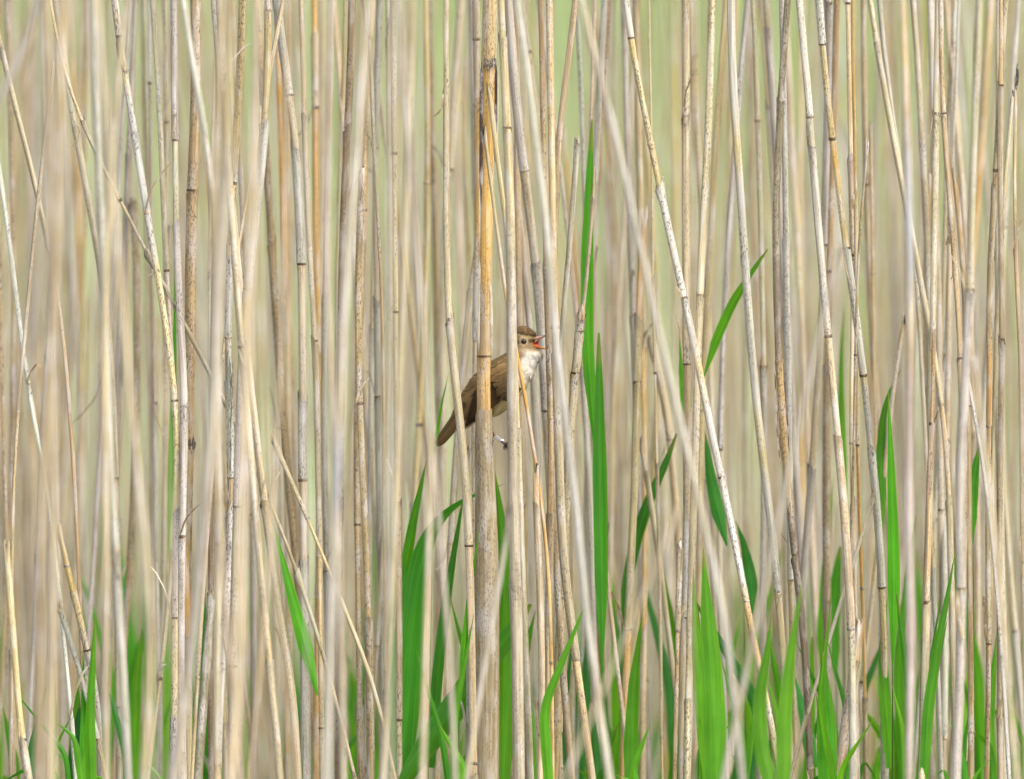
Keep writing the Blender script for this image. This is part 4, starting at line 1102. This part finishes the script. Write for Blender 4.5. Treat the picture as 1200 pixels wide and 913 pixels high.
# open gape: orange skin stretched between the bills, hollow towards the throat
gp, gf_, gc = [], [], []
NU, NV = 9, 7
for sgn in (-1, 1):
    o = len(gp)
    for a in range(NU):
        t = a/(NU-1)
        up_ = np.array([621.8+12.2*t, 403.8-7.2*t]); lo_ = np.array([621.8+11.2*t, 404.6+2.0*t])
        for b in range(NV):
            s_ = b/(NV-1)
            q = up_*(1-s_)+lo_*s_
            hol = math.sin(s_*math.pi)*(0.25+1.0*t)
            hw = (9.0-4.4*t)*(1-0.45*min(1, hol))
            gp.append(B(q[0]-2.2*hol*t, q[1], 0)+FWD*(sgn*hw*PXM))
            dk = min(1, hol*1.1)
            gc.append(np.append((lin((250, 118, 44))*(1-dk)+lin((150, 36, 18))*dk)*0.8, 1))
    for a in range(NU-1):
        for b in range(NV-1):
            i0 = o+a*NV+b; gf_.append([i0, i0+1, i0+NV+1, i0+NV])
add_obj('gape', mk_mesh('gape', np.array(gp)-bird_base, np.array(gf_), np.array(gc)), M_HORN, bird)
# back of the throat
V, F, C = [], [], []
c0 = B(625.5, 402.6, 0)
V = c0+PXM*(iv[:, :1]*3.4*RIGHT+iv[:, 1:2]*2.4*UP+iv[:, 2:3]*4.6*FWD)
add_obj('throat', mk_mesh('throat', V-bird_base, ifc, np.tile(np.append(lin((120, 30, 16))*0.7, 1), (len(V), 1))), M_HORN, bird)
# eyes
for sgn in (-1, 1):
    zf = flank(*EYE)
    c0 = B(EYE[0], EYE[1], (zf+0.0012)*(1 if sgn < 0 else -1))
    V = c0+PXM*3.3*iv
    add_obj('eye', mk_mesh('eye', V-bird_base, ifc), M_EYE, bird)
# legs
def limb(pts, rads, name, parent, c, mat=M_HORN):
    p = np.array([B(*q) for q in pts]); t = np.linspace(0, 1, len(p)); tt = np.linspace(0, 1, 5*len(p))
    q = np.stack([smooth1(np.interp(tt, t, p[:, k]), 1.2) for k in range(3)], -1)
    r = np.interp(tt, t, rads)*PXM
    v, f, rc, th, ln = tube(q-bird_base, r, 8)
    return add_obj(name, mk_mesh(name, v, f, np.tile(np.append(lin(c)*0.7, 1), (len(v), 1))), mat, parent)
FOOT_D = -0.095                            # front stem stands 0.07 m before the golden one
leg1 = limb([(572, 488, -0.012), (570, 497, -0.017), (576, 507.5, -0.018), (584, 514.5, -0.045), (592.5, 521, -0.085)], [4.5, 2.6, 1.7, 1.55, 1.7], 'leg', bird, (104, 58, 42))
DK = (62, 52, 46)
for nm, pts in (('toe', [(592, 520.5, -0.084), (595, 519, -0.094), (600, 517, -0.095), (606, 516, -0.100), (608.5, 517, -0.106)]),
                ('toe', [(592, 521, -0.084), (595, 522, -0.094), (600, 523, -0.095), (606, 524, -0.100), (608.5, 525, -0.106)]),
                ('toe', [(592, 521.5, -0.084), (595, 526, -0.094), (600, 529, -0.095), (606, 531, -0.100), (608, 533, -0.105)]),
                ('toe', [(592, 520.5, -0.084), (591, 523, -0.088), (590.5, 526, -0.095), (592.5, 527, -0.103)])):
    limb(pts, [1.5, 1.25, 1.15, 1.0, 0.45][:len(pts)] if len(pts) == 5 else [1.6, 1.4, 1.2, 0.5], nm, leg1, DK)
leg2 = limb([(562, 486, -0.012), (563, 494, -0.020), (566, 503, -0.022), (568, 511, -0.024)], [4.0, 2.2, 1.3, 1.4], 'leg', bird, (112, 66, 48))
for dy, sx in ((-3, 1), (1, 1), (4, 1), (2, -1)):
    limb([(568, 511, -0.024), (568+5*sx, 511+dy, -0.026), (569+9.5*sx, 511+dy*1.4, -0.031)], [1.4, 1.2, 0.7], 'toe', leg2, DK)
# metal ring round the near tarsus
ra = np.array([B(581.2, 511.9, -0.0355), B(588.6, 517.6, -0.064)])
pp = ra[0][None]*(1-np.linspace(0, 1, 7))[:, None]+ra[1][None]*np.linspace(0, 1, 7)[:, None]
v, f, rc, th, ln = tube(pp-bird_base, np.full(7, 2.5*PXM), 16)
ring = add_obj('leg_ring', mk_mesh('ring', v, f, smooth=False), M_RING, leg1)
for u in (0.2, 0.45, 0.62, 0.8):
    c0 = ra[0]*(1-u)+ra[1]*u; c1 = ra[0]*(1-u-0.05)+ra[1]*(u+0.05)
    v, f, rc, th, ln = tube(np.array([c0, c1])-bird_base, np.full(2, 2.56*PXM), 16)
    add_obj('engraving', mk_mesh('engraving', v, f[:16][5:11] if u != 0.62 else f[:16][8:12], smooth=False), M_RINGMARK, ring)

# things that only their place tells apart share a label and a group
for lab, os_ in used_labels.items():
    if len(os_) > 1 and not os_[0].get('group'):
        for o in os_: o['group'] = 'dead reeds of the bed alike in build: ' + lab.split(',')[0]
